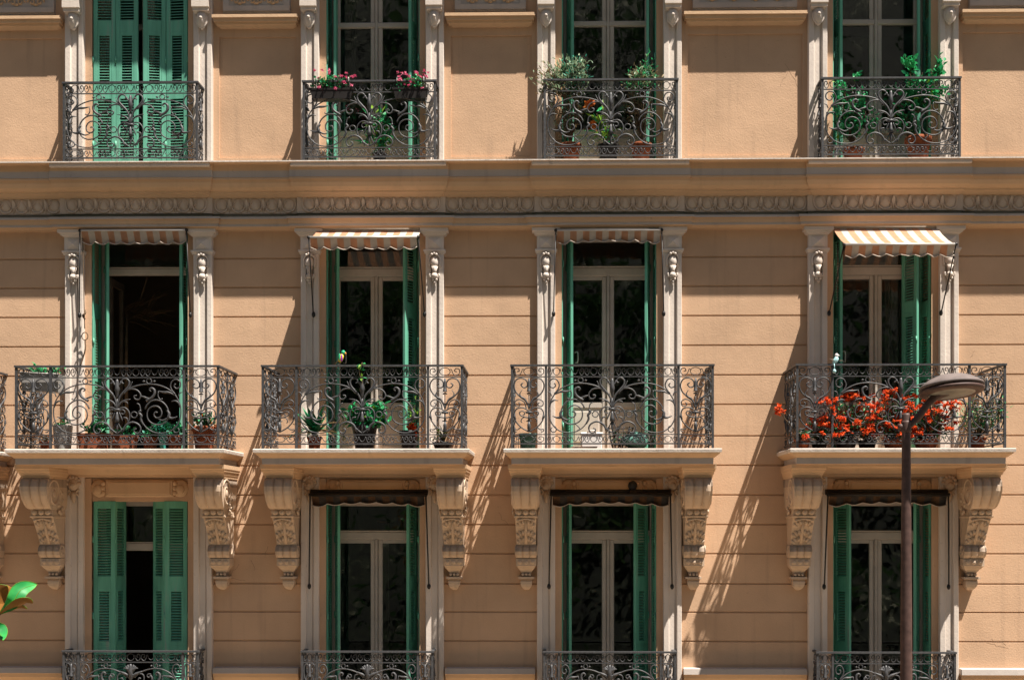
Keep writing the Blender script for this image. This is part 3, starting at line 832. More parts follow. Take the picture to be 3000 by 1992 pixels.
def railing(half, dep, inner=None, divide=1, mot=None):
    s = MB()
    zb0, zb1, zf0, zf1, zg0, zg1 = .168, RH-.137, RH-.122, RH-.018, .068, .153
    bars(s, -half, half, -dep)
    s.box(-half-.02, half+.02, -dep-.022, -dep+.022, RH-.014, RH+.006)
    for sg in (-1, 1): s.box(sg*half-.020, sg*half+.020, -dep+.0225, -.0, RH-.0145, RH+.0055)
    for sg in (-1, 1): post(s, sg*half, -dep)
    if inner:
        for sg in (-1, 1):
            post(s, sg*inner, -dep)
            a, b = sorted((sg*(inner+.014), sg*(half-.014)))
            panel(s, SM, a, b, zb0, zb1, -dep); frieze(s, a, b, zf0, zf1, 1, -dep); frieze(s, a, b, zg0, zg1, 1, -dep)
        h = inner-.014
    else: h = half-.014
    panel(s, mot or CM, -h, h, zb0, zb1, -dep)
    nf = 7 if h > .65 else 5
    frieze(s, -h, h, zf0, zf1, nf, -dep); frieze(s, -h, h, zg0, zg1, nf, -dep)
    for sg in (-1, 1):
        bars(s, -dep+.013, -.02, 0, 'y', sg*half)
        st = (dep-.03)/divide
        for k in range(divide):
            a = -dep+.015+st*k
            panel(s, SM, a, a+st, zb0, zb1, 0, 'y', sg*half)
            frieze(s, a, a+st, zf0, zf1, 1, 0, 'y', sg*half); frieze(s, a, a+st, zg0, zg1, 1, 0, 'y', sg*half)
            if k: s.box(sg*half-.009, sg*half+.009, a-.008, a+.008, 0.0, RH-.02)
    return s

# ------------------------------------------------------------------ balconies
HALF, IN = 1.114, 0.736
def make_corbel(parent, sg):
    """scrolled console under the slab; sg = which side of the bay"""
    st = [(1398,.60,.150,0),(1404,.645,.153,1),(1412,.668,.155,1),(1424,.682,.155,1),(1438,.680,.154,1),(1452,.662,.151,1),(1464,.632,.148,1),(1475,.595,.144,1),(1484,.553,.140,1),(1490,.50,.134,.6),
          (1491.5,.455,.122,0),(1510,.442,.122,0),(1511,.462,.131,0),(1515,.455,.131,0),(1517,.42,.121,0),(1530,.375,.119,0),(1545,.330,.117,0),(1560,.290,.116,0),(1578,.245,.114,0),(1595,.213,.113,0),
          (1597,.215,.118,.5),(1604,.240,.123,.8),(1615,.250,.124,.8),(1626,.235,.122,.8),(1634,.200,.117,.4),(1635,.165,.112,0),(1636.5,.195,.118,0),(1657,.192,.118,0),(1658,.178,.108,0),(1664,.16,.095,0),
          (1668,.135,.08,0),(1676,.105,.058,0),(1686,.092,.05,0),(1688,.09,.05,0),(1689,.135,.092,0),(1695,.135,.092,0),(1696,.10,.064,0),(1703,.115,.068,0),(1711,.112,.066,0),(1718,.10,.056,0),(1723,.08,.042,0),(1726.5,.05,.026,0),(1728,.01,.006,0)]
    s = MB(); NX = 19
    vs = []; cols = NX+2
    for y, d, hw, fl in st:
        z = Z(y, d)
        vs.append((-hw, 0.0, z))
        for i in range(NX):
            t = i/(NX-1)
            dd = d - fl*.032*(1-abs(math.sin(t*3*math.pi))**.7)*(0 if i in (0, NX-1) else 1)
            vs.append((-hw+2*hw*t, -dd, z))
        vs.append((hw, 0.0, z))
    fs = []
    for j in range(len(st)-1):
        for i in range(cols-1):
            fs.append((j*cols+i, j*cols+i+1, (j+1)*cols+i+1, (j+1)*cols+i))
    fs.append(tuple(range(cols))); fs.append(tuple((len(st)-1)*cols+i for i in range(cols-1, -1, -1)))
    for f in fs[:-2]:
        j = f[0]//cols; y = st[j][0]
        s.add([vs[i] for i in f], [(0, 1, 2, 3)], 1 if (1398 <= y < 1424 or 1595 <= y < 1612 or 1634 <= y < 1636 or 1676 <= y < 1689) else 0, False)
    for f in fs[-2:]: s.add([vs[i] for i in f], [tuple(range(len(f)))])
    for k in (-1, 0, 1):
        s.ball((k*.076, -.455, Z(1500, .45)), .036, .03, .034, 10, 7)
        s.ball((k*.072, -.19, Z(1646, .19)), .031, .022, .03, 10, 7)
        s.ball((k*.04, -.115, Z(1682, .1)), .018)
    # acanthus relief
    def dep(y):
        for (a, d0, *_), (b, d1, *_) in zip(st, st[1:]):
            if a <= y <= b: return d0+(d1-d0)*(y-a)/(b-a+1e-6)
        return .3
    for yy in (1527, 1556, 1576):
        for k in (-1, 1):
            for j, (ox, oy) in enumerate(((.030, 0), (.068, 3), (.088, 10))):
                d = dep(yy+oy)
                s.ball((k*ox, -d-.004, Z(yy+oy, d)), .021, .018, .036, 8, 6, 0, Matrix.Rotation(k*(.1+.3*j), 3, 'Y'))
    s.tube([(0, -dep(1522)-.004, Z(1522, .40)), (0, -dep(1550)-.006, Z(1550, .31)), (0, -dep(1592)-.004, Z(1592, .22))], [.012, .018, .02], 6)
    s.tube(spline([(-.1, -.425, Z(1524, .42)), (0, -.43, Z(1519, .42)), (.1, -.425, Z(1524, .42))], 4), .014, 6)
    for k in (-1, 1):                                  # side volutes with foliage
        zc = Z(1446, .5)
        pts = [(k*(.150-.004*i/20), -.47-(.175-.15*i/30)*math.cos(.5+i*.36), zc+(.175-.15*i/30)*math.sin(.5+i*.36)) for i in range(30)]
        s.tube(pts, .016, 6)
        s.ball((k*.150, -.47, zc), .02, .05, .05)
        for i in range(9):
            a = i*.75
            s.ball((k*.146, -.27-.06*math.cos(a), Z(1470, .3)+.13*math.sin(a)), .016, .036, .026, 7, 5)
        zc = Z(1614, .16); s.tube([(k*.122, -.16-(.075-.06*i/16)*math.cos(i*.5), zc+(.075-.06*i/16)*math.sin(i*.5)) for i in range(16)], .01, 5)
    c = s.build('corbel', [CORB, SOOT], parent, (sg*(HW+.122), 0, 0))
    return c
def make_balcony_large():
    s = MB()
    x0 = .32
    prof = [(.880, FM), (.886, FM-.008), (.882, Z(1324, .88)), (.868, Z(1326, .87)), (.862, Z(1329, .86)), (.835, Z(1335, .83)), (.815, Z(1340, .81)), (.802, Z(1341, .80)), (.800, Z(1359, .80)), (.735, Z(1360, .74)), (.73, Z(1367, .73))]
    s.ring(-x0, x0, prof, mats=[1, 1, 1, 0, 0, 0, 0, 2, 0, 0])
    for sg in (-1, 1):                                 # moulded blocks that sit on the corbels
        xc = sg*(HW+.122)
        s.ring(xc-.02, xc+.02, [(.730, Z(1359.6, .74)), (.725, Z(1372, .72)), (.70, Z(1374, .7)), (.69, Z(1380, .69)), (.66, Z(1383, .66)), (.635, Z(1391, .63)), (.61, Z(1393, .61)), (.60, Z(1400, .60))], mx=.235)
    # bed moulding between the corbels along the wall
    s.ring(-HW+.02, HW-.02, [(.20, Z(1367, .2)), (.20, Z(1372, .2)), (.16, Z(1376, .16)), (.12, Z(1388, .12)), (.095, Z(1390, .1)), (.09, Z(1397, .09))], mx=.02)
    s.box(-HALF-.03, HALF+.03, -.83, -.002, FM+.001, FM+.005, 3)  # unseen tile layer added to temper light bounced off the floor
    b = s.build('balcony', [TRIM, STONE, GREYB, BOUNCE_TILE], house)
    railing(HALF, .79, IN, 2).build('railing', IRON, b, (0, 0, FM))
    for sg in (-1, 1): make_corbel(b, sg)
    return b
def make_balcony_small(fl, half, dep, inner=None, slab=False):
    s = MB()
    if slab:
        s.ring(-half-.04+.0, half+.04, [(dep+.06, fl), (dep+.06, fl-.05), (dep, fl-.06), (dep-.03, fl-.14), (.05, fl-.2)], mx=.1)
        b = s.build('balcony', [STONE], house)
    else:
        s.bevbox(-half-.03, half+.03, -dep-.035, -.09, fl+.0045, fl+.012, .003)
        b = s.build('balcony', [STONE], house)
    rl = railing(half, dep, inner, 1, CL if slab else CM)
    rl.build('railing', IRON, b, (0, 0, fl+(.012 if not slab else 0)))
    return b
bl = make_balcony_large()
bu = make_balcony_small(FU, .762, .29)
bo = make_balcony_small(FL, .758, .28, .59, True)
def px_bay(a, b, d): return (X(a, d)+X(b, d))/2, (X(b, d)-X(a, d))/2
LP = [px_bay(a, b, .79) for a, b in ((48, 639), (770, 1353), (1500, 2088), (2335.5, 2943.5))]
UP = [px_bay(a, b, .29) for a, b in ((188, 577), (890, 1274), (1596, 1983), (2409.5, 2811))]
OP = [px_bay(a, b, .28) for a, b in ((187, 579), (886, 1266.5), (1595, 1978), (2395, 2797))]
for proto, P, half in ((bl, LP, HALF), (bu, UP, .762), (bo, OP, .758)):
    for i, (c, h) in enumerate(P):
        sc = (h/half, 1, 1)
        if i == 0: proto.location = (c, 0, 0); proto.scale = sc
        else: dup(proto, house, (c, 0, 0), sc)
dup(bl, house, (LP[0][0]-2.705, 0, 0), (1, 1, 1))

# ------------------------------------------------------------------ awnings
def make_awning(name, label, group, cxw, half, zroll, front_d, zfront, zpiv, hang, mats, sag=0.0, scal=8, barx=.03, dirty=False):
    t = empty(name, label, 'awning', (cxw, -.06, zroll), group)
    L0 = lambda p: (p[0]-cxw, p[1]+.06, p[2]-zroll)
    NS = 16; sub = 4
    f = MB()
    for i in range(NS):
        for j in range(sub):
            for k in range(3):
                xa = cxw-half+2*half*(i+j/sub)/NS; xb = cxw-half+2*half*(i+(j+1)/sub)/NS
                def q(x, v):
                    d = .10+(front_d-.10)*v; z = zroll+(zfront-zroll)*v - .02*math.sin(v*math.pi)*(1 if front_d > .3 else 0)
                    return L0((x, -d, z+.004*math.sin(x*17)*math.sin(v*3.1)))
                v0, v1 = k/3, (k+1)/3
                f.add([q(xa, v0), q(xb, v0), q(xb, v1), q(xa, v1)], [(0,1,2,3)], i % 2, True)
    f.build('canopy', mats, t, fix=False)
    v = MB(); rim = []
    NV = 96
    rows = 8
    def vp(u, r):
        x = cxw-half+2*half*u
        ph = (u*scal) % 1.0
        low = hang*(.80+.20*math.sin(ph*math.pi))*(1-(sag*(4*u*(1-u))-sag*.5))
        dz = low*r
        wv = .5+.5*math.sin(u*scal*math.pi*2+.7*math.sin(u*9)); tuck = min(r, .86); dy = tuck*hang*.55 + .012*math.sin(u*31)*r - max(0, r-.86)/.14*(.018+.040*wv)
        return L0((x, -front_d-.008+dy, zfront-.004-dz*(1 if r < .9 else .985)))
    for i in range(NV):
        for r in range(rows):
            v.add([vp(i/NV, r/rows), vp((i+1)/NV, r/rows), vp((i+1)/NV, (r+1)/rows), vp(i/NV, (r+1)/rows)], [(0,1,2,3)], int(i/NV*NS) % 2, True)
    v.tube([vp(i/NV, 1.0) for i in range(NV+1)], .0055, 5, 2)  # pale hem piping: the sunlit scallop rim put into colour
    v.build('valance', mats, t, fix=False)
    b = MB()
    b.tube([L0((cxw-half-barx, -front_d, zfront)), L0((cxw+half+barx, -front_d, zfront))], .014 if not dirty else .02, 8)
    b.build('front_bar', STEEL if not dirty else BLACK, t)
    ro = MB(); ro.tube([L0((cxw-half-.03, -.10, zroll+.012)), L0((cxw+half+.03, -.10, zroll+.012))], .034, 10); ro.build('roller', BLACK if dirty else mats[1], t)
    for sg in (-1, 1):
        a = MB(); xa = cxw+sg*(half+barx-.012)
        a.tube([L0((xa, -front_d, zfront)), L0((cxw+sg*(half+.045), -.115, zpiv))], .0075 if not dirty else .0095, 6)
        a.ball(L0((cxw+sg*(half+.045), -.105, zpiv)), .022, .03, .035)
        a.ball(L0((xa, -front_d, zfront)), .02, .02, .02)
        a.build('arm', BLACK, t)
    return t
gA = 'striped awnings on the middle floor'
za = Z(672, .1); zp = Z(920, .1)
MC = [((X(a, .1)+X(b, .1))/2, (X(b, .1)-X(a, .1))/2) for a, b in ((240, 552), (925, 1238), (1628, 1938), (2435, 2750))]
SM_ = [ORANGE, WHITEC, WHITEC]
make_awning('awning', 'rolled up orange and white striped awning over the open dark doorway', gA, MC[0][0], MC[0][1]-.02, za, .17, Z(670, .17), zp, .155, SM_)
make_awning('awning', 'half lowered striped awning with a short sunlit top, above the door with the parrot ornament', gA, MC[1][0], MC[1][1]-.02, za, .53, Z(693, .53), zp, .135, SM_)
make_awning('awning', 'rolled up striped awning with sagging hem above the balcony holding teal bucket and white box', gA, MC[2][0], MC[2][1]-.02, Z(676, .1), .17, Z(675, .17), zp, .145, SM_, sag=.25)
make_awning('awning', 'fully lowered orange and white striped awning with broad sunlit top above the red flowers', gA, MC[3][0], MC[3][1]-.02, za, .76, Z(720, .76), zp, .135, SM_, sag=.15)
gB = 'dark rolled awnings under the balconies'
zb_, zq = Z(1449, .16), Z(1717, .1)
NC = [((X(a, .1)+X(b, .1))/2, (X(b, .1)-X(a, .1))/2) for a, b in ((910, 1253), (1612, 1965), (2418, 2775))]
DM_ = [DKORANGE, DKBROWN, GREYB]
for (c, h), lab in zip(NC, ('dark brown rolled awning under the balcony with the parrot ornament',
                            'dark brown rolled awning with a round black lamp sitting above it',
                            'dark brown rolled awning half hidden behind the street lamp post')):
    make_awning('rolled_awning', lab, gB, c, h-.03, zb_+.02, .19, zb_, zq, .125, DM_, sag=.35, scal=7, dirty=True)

# ------------------------------------------------------------------ plants and things on the balconies
def pot_part(t, r, h, mat, rim=True):
    s = MB()
    pr = [(r*.70, 0), (r*.74, h*.1), (r*.93, h*.80)]
    pr += [(r*1.04, h*.80), (r*1.06, h*.98), (r*.98, h), (r*.90, h*.97), (r*.88, h*.88)] if rim else [(r, h*.97), (r*.99, h), (r*.93, h*.98), (r*.9, h*.88)]
    s.lathe(pr, n=20)
    s.build('pot', mat, t)
    q = MB(); q.lathe([(r*.86, h*.80), (r*.87, h*.90), (r*.3, h*.93)], n=14); q.build('soil', SOIL, t)
def trough_part(t, L, Wd, h, mat):
    s = MB()
    a, b = L/2, Wd/2
    def ringv(k, z): return [(-a*k, -b*k, z), (a*k, -b*k, z), (a*k, b*k, z), (-a*k, b*k, z)]
    lv = [ringv(.88, 0), ringv(.97, h*.82), ringv(1.03, h*.82), ringv(1.05, h), ringv(.95, h), ringv(.92, h*.86)]
    vs = [p for l in lv for p in l]
    fs = [(0,3,2,1)] + [(j*4+i, j*4+(i+1) % 4, (j+1)*4+(i+1) % 4, (j+1)*4+i) for j in range(5) for i in range(4)] + [(20,21,22,23)]
    s.add(vs, fs); s.build('pot', mat, t)
    q = MB(); q.box(-a*.9, a*.9, -b*.9, b*.9, h*.7, h*.88); q.build('soil', SOIL, t)
def rdir(up=.3):
    while True:
        v = Vector((rnd.uniform(-1, 1), rnd.uniform(-1, 1), rnd.uniform(-1, 1)+up))
        if .1 < v.length < 1.6: return v.normalized()
def bush(t, c, rx, ry, rz, n, L, W, mats, name='foliage', up=.3, stems=4, base=(0, 0, 0), frac=(1.0,)):
    """leaves set along many curved twigs that fan out from the pot"""
    s = MB(); c = Vector(c); b = Vector(base)
    nt = max(5, n//9)
    for i in range(nt):
        v = rdir(.1); tip = c+Vector((v.x*rx, v.y*ry, v.z*rz))*rnd.uniform(.55, 1.05)
        mid = b.lerp(tip, .5)+Vector((rnd.uniform(-.3, .3)*rx, rnd.uniform(-.3, .3)*ry, .12*rz))
        pts = spline([b, mid, tip], 5)
        s.tube(pts, [.004*(1-.6*j/(len(pts)-1)) for j in range(len(pts))], 4, len(mats))
        for k in range(9):
            q = pts[min(len(pts)-1, int(len(pts)*(.35+.65*k/9)))]+Vector((rnd.gauss(0, rx*.10), rnd.gauss(0, ry*.10), rnd.gauss(0, rz*.10)))
            x = rnd.random(); m = 0
            while m < len(frac)-1 and x > frac[m]: x -= frac[m]; m += 1
            s.leaf(q, (rdir(up)+(tip-b).normalized()*.5), L*rnd.uniform(.6, 1.25), W*rnd.uniform(.7, 1.2), m, rnd.uniform(-1.5, 1.5), rnd.uniform(.05, .5))
    return s.build(name, list(mats)+[STEM], t, fix=False)
def blooms(t, spots, r, n, mat, name='flower'):
    """each spot becomes one flower head of many petals"""
    for p in spots:
        s = MB(); p = Vector(p)
        s.ball(p, r*.35, r*.35, r*.3, 6, 4)
        for k in range(n):
            v = rdir(.5); s.leaf(p+v*r*.3, v, r*rnd.uniform(.8, 1.3), r*rnd.uniform(.6, 1.0), 0, rnd.uniform(0, 3), .3)
        s.build(name, [mat], t, fix=False)

FMz, FUz = FM, FU+.012
gp1 = 'pots on the first middle balcony'
def at(x, d, z): return (X(x, d), -d, z)
# -- first balcony of the middle floor
t = empty('hanging_planter', 'grey zinc planter with green leaves hung inside the left end of a balcony railing', 'planter', at(126, .62, Z(1143, .62)))
s = MB()
a, b, h = .20, .09, .20
s.add([(-a, -b, 0), (a, -b, -.02), (a, b, -.02), (-a, b, 0), (-a*1.1, -b*1.2, h), (a*1.1, -b*1.2, h-.02), (a*1.1, b*1.2, h-.02), (-a*1.1, b*1.2, h)], [(0,3,2,1), (0,1,5,4), (1,2,6,5), (2,3,7,6), (3,0,4,7), (4,5,6,7)])
s.tube([(-a*1.1, -b*1.22, h), (a*1.1, -b*1.22, h-.02)], .008, 6); s.build('box', GREYP, t)
s = MB()
for sg in (-.8, .8): s.tube(spline([(sg*a, .10, h), (sg*a, .11, h+.03), (sg*a, -.10, h+.035), (sg*a, -.13, h+.01)], 4), .006, 5)
s.build('hook', BLACK, t)
bush(t, (0, 0, h+.05), .22, .10, .07, 130, .05, .03, (LEAFG, LEAFD), frac=(.6, .4), base=(0, 0, h-.02))
def potted(x, d, z, r, h, mat, label, fol, group=None, name='potted_plant', cat='potted plant', rim=True):
    t = empty(name, label, cat, at(x, d, z), group)
    pot_part(t, r, h, mat, rim)
    if fol: fol(t, h)
    return t
potted(133, .66, FMz, .062, .10, TERRA, 'small terracotta pot on the floor under the grey hanging planter', lambda t, h: bush(t, (0, 0, h+.02), .05, .05, .03, 20, .04, .02, (LEAFDRY,), base=(0, 0, h*.9)), gp1)
t = empty('bucket', 'pale grey bucket with a wire handle between the small pot and the long terracotta trough', 'bucket', at(184, .58, FMz))
s = MB(); s.lathe([(.085, 0), (.09, .02), (.108, .27), (.114, .28), (.106, .285), (.10, .25)], n=20); s.build('body', GREYP, t)
s = MB(); s.tube([(.112*math.cos(i*math.pi/12), -.02, .27+.10*math.sin(i*math.pi/12)) for i in range(13)], .004, 5); s.build('handle', STEEL, t)
s = MB(); s.leaf((0, 0, .25), (.5, -.3, .8), .12, .05); bush(t, (0, 0, .30), .10, .08, .05, 45, .055, .03, (LEAFG,), base=(0, 0, .25))
def trough(x0, x1, d, z, h, label, mat, leafm, hgt=.10, n=120):
    xa, xb = X(x0, d), X(x1, d)
    t = empty('trough_planter', label, 'planter', ((xa+xb)/2, -d, z), gp1)
    trough_part(t, (xb-xa), .17, h, mat)
    bush(t, (0, 0, h+hgt*.6), (xb-xa)*.5, .09, hgt, n, .058, .034, leafm, base=(0, 0, h*.9), frac=(.55, .45))
    return t
trough(234, 320, .60, FMz, .19, 'long terracotta trough full of dark green leaves, right of the grey bucket', TERRA, (LEAFD, LEAFG), .10, 150)
trough(332, 397, .60, FMz, .17, 'shorter terracotta trough with low leaves, right of the long trough', TERRA, (LEAFD, LEAFG), .06, 80)
potted(440, .60, FMz, .085, .15, TERRA, 'terracotta pot with small bright leaves left of the teal pot', lambda t, h: bush(t, (-.02, 0, h+.05), .10, .08, .07, 70, .055, .032, (LEAFG, LEAFT), frac=(.6, .4), base=(0, 0, h*.9)), gp1)
potted(477, .66, FMz, .045, .19, TEAL, 'slim teal pot with pale teal leaves between two terracotta pots', lambda t, h: bush(t, (0, 0, h+.06), .12, .08, .08, 90, .06, .035, (LEAFT, LEAFG), frac=(.8, .2), base=(0, 0, h*.9)), gp1)
potted(513, .58, FMz, .092, .17, TERRA, 'terracotta pot with spreading green leaves right of the teal pot', lambda t, h: bush(t, (0, 0, h+.05), .13, .09, .07, 80, .06, .035, (LEAFG, LEAFT), frac=(.6, .4), base=(0, 0, h*.9)), gp1)
potted(598, .58, FMz, .135, .27, TERRA, 'large terracotta pot with reddish and green leaves at the right end below the open doorway', lambda t, h: bush(t, (0, 0, h+.08), .15, .12, .09, 130, .055, .035, (LEAFD, RUST, LEAFG), frac=(.6, .15, .25), base=(0, 0, h*.9)), gp1)

# -- second balcony
def agave(t, h):
    s = MB()
    for i in range(34):
        a = i*2.4; el = rnd.uniform(.15, 1.25); v = Vector((math.cos(a)*math.cos(el), math.sin(a)*math.cos(el)*.8, math.sin(el)))
        L = rnd.uniform(.26, .42); W = .062; base = Vector((0, 0, h+rnd.uniform(0, .10)))
        side = v.cross(Vector((0, 0, 1))).normalized(); pts = []
        n = 6
        for k in range(n+1):
            u = k/n; q = base+v*L*u-Vector((0, 0, .12*u*u*L/.3*(1.2-math.sin(el)))); wd = W*(.7+.5*math.sin(u*math.pi))*(1-u**3)*.5
            pts += [q-side*wd, q-Vector((0, 0, .008)), q+side*wd]
        s.add(pts, [(k*3+j, k*3+j+1, k*3+j+4, k*3+j+3) for k in range(n) for j in (0, 1)], 1 if i % 4 == 0 and el < .6 else 0, True)
    s.build('foliage', [LEAFD, LEAFDRY], t, fix=False)
potted(921, .55, FMz, .082, .16, TERRA, 'terracotta pot holding a spiky agave with long green and dry leaves', agave, None)
potted(1068, .60, FMz, .145, .27, BLACKP, 'big black pot with lush bright green leaves below the trailing vine',
       lambda t, h: bush(t, (.02, 0, h+.12), .27, .18, .14, 820, .085, .045, (LEAFG, LEAFD, LEAFY), frac=(.62, .32, .06), base=(0, 0, h*.9)), None, rim=False)
t = potted(1198, .56, FMz, .11, .22, BLACKP, 'black pot with a red bloom and thin yellow tipped stems beside the right inner post', lambda t, h: bush(t, (.08, 0, h+.18), .10, .08, .2, 40, .05, .025, (LEAFY, LEAFD), frac=(.4, .6), base=(0, 0, h*.9)), None)
blooms(t, [(.03, -.04, .25), (.05, -.05, .20), (.02, -.05, .17)], .05, 16, RED)
t = empty('bowl', 'dark metal bowl with bare twigs at the right end of the parrot balcony', 'bowl', at(1297, .6, FMz))
s = MB(); s.lathe([(.06, 0), (.09, .02), (.115, .08), (.12, .085), (.11, .085), (.08, .03)], n=18); s.build('body', BLACK, t)
s = MB()
for i in range(9):
    a = i*.7; s.tube(spline([(0, 0, .05), (.05*math.cos(a), .04*math.sin(a), .18), (.12*math.cos(a), .08*math.sin(a), .24+.06*math.sin(i*2))], 4), [.006]*4+[.004]*4+[.002], 5)
s.build('twig', STEM, t); bush(t, (-.05, 0, .2), .1, .07, .1, 16, .04, .025, (LEAFY,), base=(0, 0, .05))
t = empty('trailing_vine', 'thin trailing vine of green leaf tufts tied to the railing right of the parrot', 'vine', at(1059, .80, Z(1140, .8)))
s = MB(); s.tube(spline([(-.02, 0, -.02), (.01, -.01, .08), (-.02, -.01, .18), (.01, -.01, .30)], 5), .004, 5)
for z, n, r in ((.13, 5, .02), (.20, 6, .022), (.285, 6, .024)):
    for i in range(n):
        v = rdir(.2); s.leaf((v.x*r*.8, -.01+v.y*r*.5, z+v.z*r*.7), v, .05, .028, 1 if i % 4 else 2, rnd.uniform(-1, 1))
s.build('stem', [STEM, LEAFG, LEAFY], t, fix=False)
# parrot on the rail
t = empty('parrot_ornament', 'painted toy parrot in green, yellow, violet and orange perched on the handrail', 'ornament', at(991, .79, FMz+RH+.006))
rt = Matrix.Rotation(R(22), 3, 'Y')
s = MB(); s.tube([rt @ Vector(p) for p in ((0, 0, .03), (0, 0, .06), (0, 0, .095), (0, 0, .13))], [.012, .026, .028, .018], 10); s.build('body', PARY, t)
s = MB(); s.ball(rt @ Vector((.0, 0, .148)), .024, .024, .028, 10, 8); s.build('head', PARG, t)
s = MB(); s.tube([rt @ Vector(p) for p in ((.02, -.008, .155), (.034, -.01, .148), (.036, -.01, .136))], [.010, .007, .002], 6); s.build('beak', PARO, t)
for k, m in ((-1, PARG), (1, PARV)):
    s = MB(); s.ball(rt @ Vector((.012*k-.004, -.022, .085)), .012, .007, .042, 8, 6); s.build('wing', m, t)
s = MB(); s.leaf(rt @ Vector((-.005, 0, .05)), (-.45, 0, -.7), .10, .03); s.leaf(rt @ Vector((-.015, 0, .06)), (-.6, 0, -.55), .09, .026); s.build('tail', PARO, t, fix=False)
s = MB(); s.tube([(-.005, -.01, 0), (-.002, -.01, .035)], .005, 5); s.tube([(.012, -.01, 0), (.01, -.01, .035)], .005, 5); s.ball((.004, -.01, .002), .018, .012, .006); s.build('foot', BLACK, t)

# -- third balcony
t = empty('bucket', 'dull teal plastic bucket at the left end of the balcony without flowers', 'bucket', at(1547, .58, FMz))
s = MB(); s.lathe([(.075, 0), (.08, .01), (.10, .17), (.107, .17), (.107, .185), (.098, .185), (.09, .15)], n=20); s.build('body', DTEAL, t)
s = MB(); s.tube([(.104*math.cos(i*math.pi/10), -.04, .175-.04*math.sin(i*math.pi/10)-.001) for i in range(11)], .004, 5); s.build('handle', BLACK, t)
t = empty('wire_rack', 'small dark wire rack standing left of the teal bucket', 'rack', at(1512, .60, FMz))
s = MB()
for i in range(5): s.tube(spline([(-.05+.025*i, -.02, 0), (-.05+.025*i, -.01, .09), (-.03+.02*i, .03, .16)], 3), .004, 5)
s.tube([(-.06, -.02, .004), (.06, -.02, .004)], .005, 5); s.tube([(-.04, .03, .16), (.06, .03, .16)], .005, 5); s.build('frame', BLACK, t)
t = empty('storage_box', 'white plastic box with a lid standing on the floor at the door threshold', 'box', at(1733, .25, FMz))
s = MB(); s.bevbox(-.12, .12, -.09, .09, 0, .19, .012); s.build('body', WHITEP, t)
s = MB(); s.bevbox(-.13, .13, -.10, .10, .191, .215, .008); s.tube([(-.05, -.1, .215), (-.04, -.1, .235), (.04, -.1, .235), (.05, -.1, .215)], .006, 5); s.build('lid', WHITEP, t)
t = empty('tray', 'flat white tray lying on the balcony floor right in front of the white box', 'tray', at(1712, .62, FMz))
s = MB(); s.ring(-.10, .10, [(.05, .035), (.045, .03), (.03, .0)], mx=1.0, back=.08); s.build('tray_body', WHITEP, t)
t = empty('wire_basket', 'dark tangled wire basket beside the green bag', 'basket', at(1818, .55, FMz))
s = MB()
for k in range(6):
    z = .02+.045*k; rr = .09+.012*k; s.tube([(rr*math.cos(a*.449), rr*.8*math.sin(a*.449), z) for a in range(15)], .0045, 5)
for k in range(14):
    a = k*.449; s.tube([(.088*math.cos(a), .07*math.sin(a), 0), (.155*math.cos(a), .124*math.sin(a), .26)], .004, 5)
s.build('frame', BLACK, t)
bush(t, (0, 0, .17), .13, .10, .10, 60, .05, .018, (LEAFDRY, LEAFD), frac=(.5, .5), base=(0, 0, .03), name='dry_twig')
t = empty('bag', 'crumpled green bag slumped on the balcony floor beside the dark wire basket', 'bag', at(1862, .60, FMz))
s = MB()
nu, nv = 20, 10; vs = []
for j in range(nv+1):
    for i in range(nu):
        a = 2*math.pi*i/nu; ph = math.pi*j/nv; w_ = 1+.12*math.sin(5*a+j)+.08*math.sin(9*a-2*j)
        vs.append((.15*w_*math.sin(ph)*math.cos(a)+.02*math.sin(j), .10*w_*math.sin(ph)*math.sin(a), .09-.09*math.cos(ph)*(1+.15*math.sin(3*a))+.01*math.cos(4*a)*math.sin(ph)))
zmin = min(p[2] for p in vs); vs = [(x, y, z-zmin) for x, y, z in vs]
s.add(vs, [(j*nu+i, j*nu+(i+1) % nu, (j+1)*nu+(i+1) % nu, (j+1)*nu+i) for j in range(nv) for i in range(nu)], 0, True)
s.build('sack', DTEAL, t); s = MB(); s.tube(spline([(.08, -.04, .13), (.11, -.07, .19), (.15, -.05, .15), (.14, -.03, .09)], 4), .008, 5); s.build('strap', WHITEP, t)

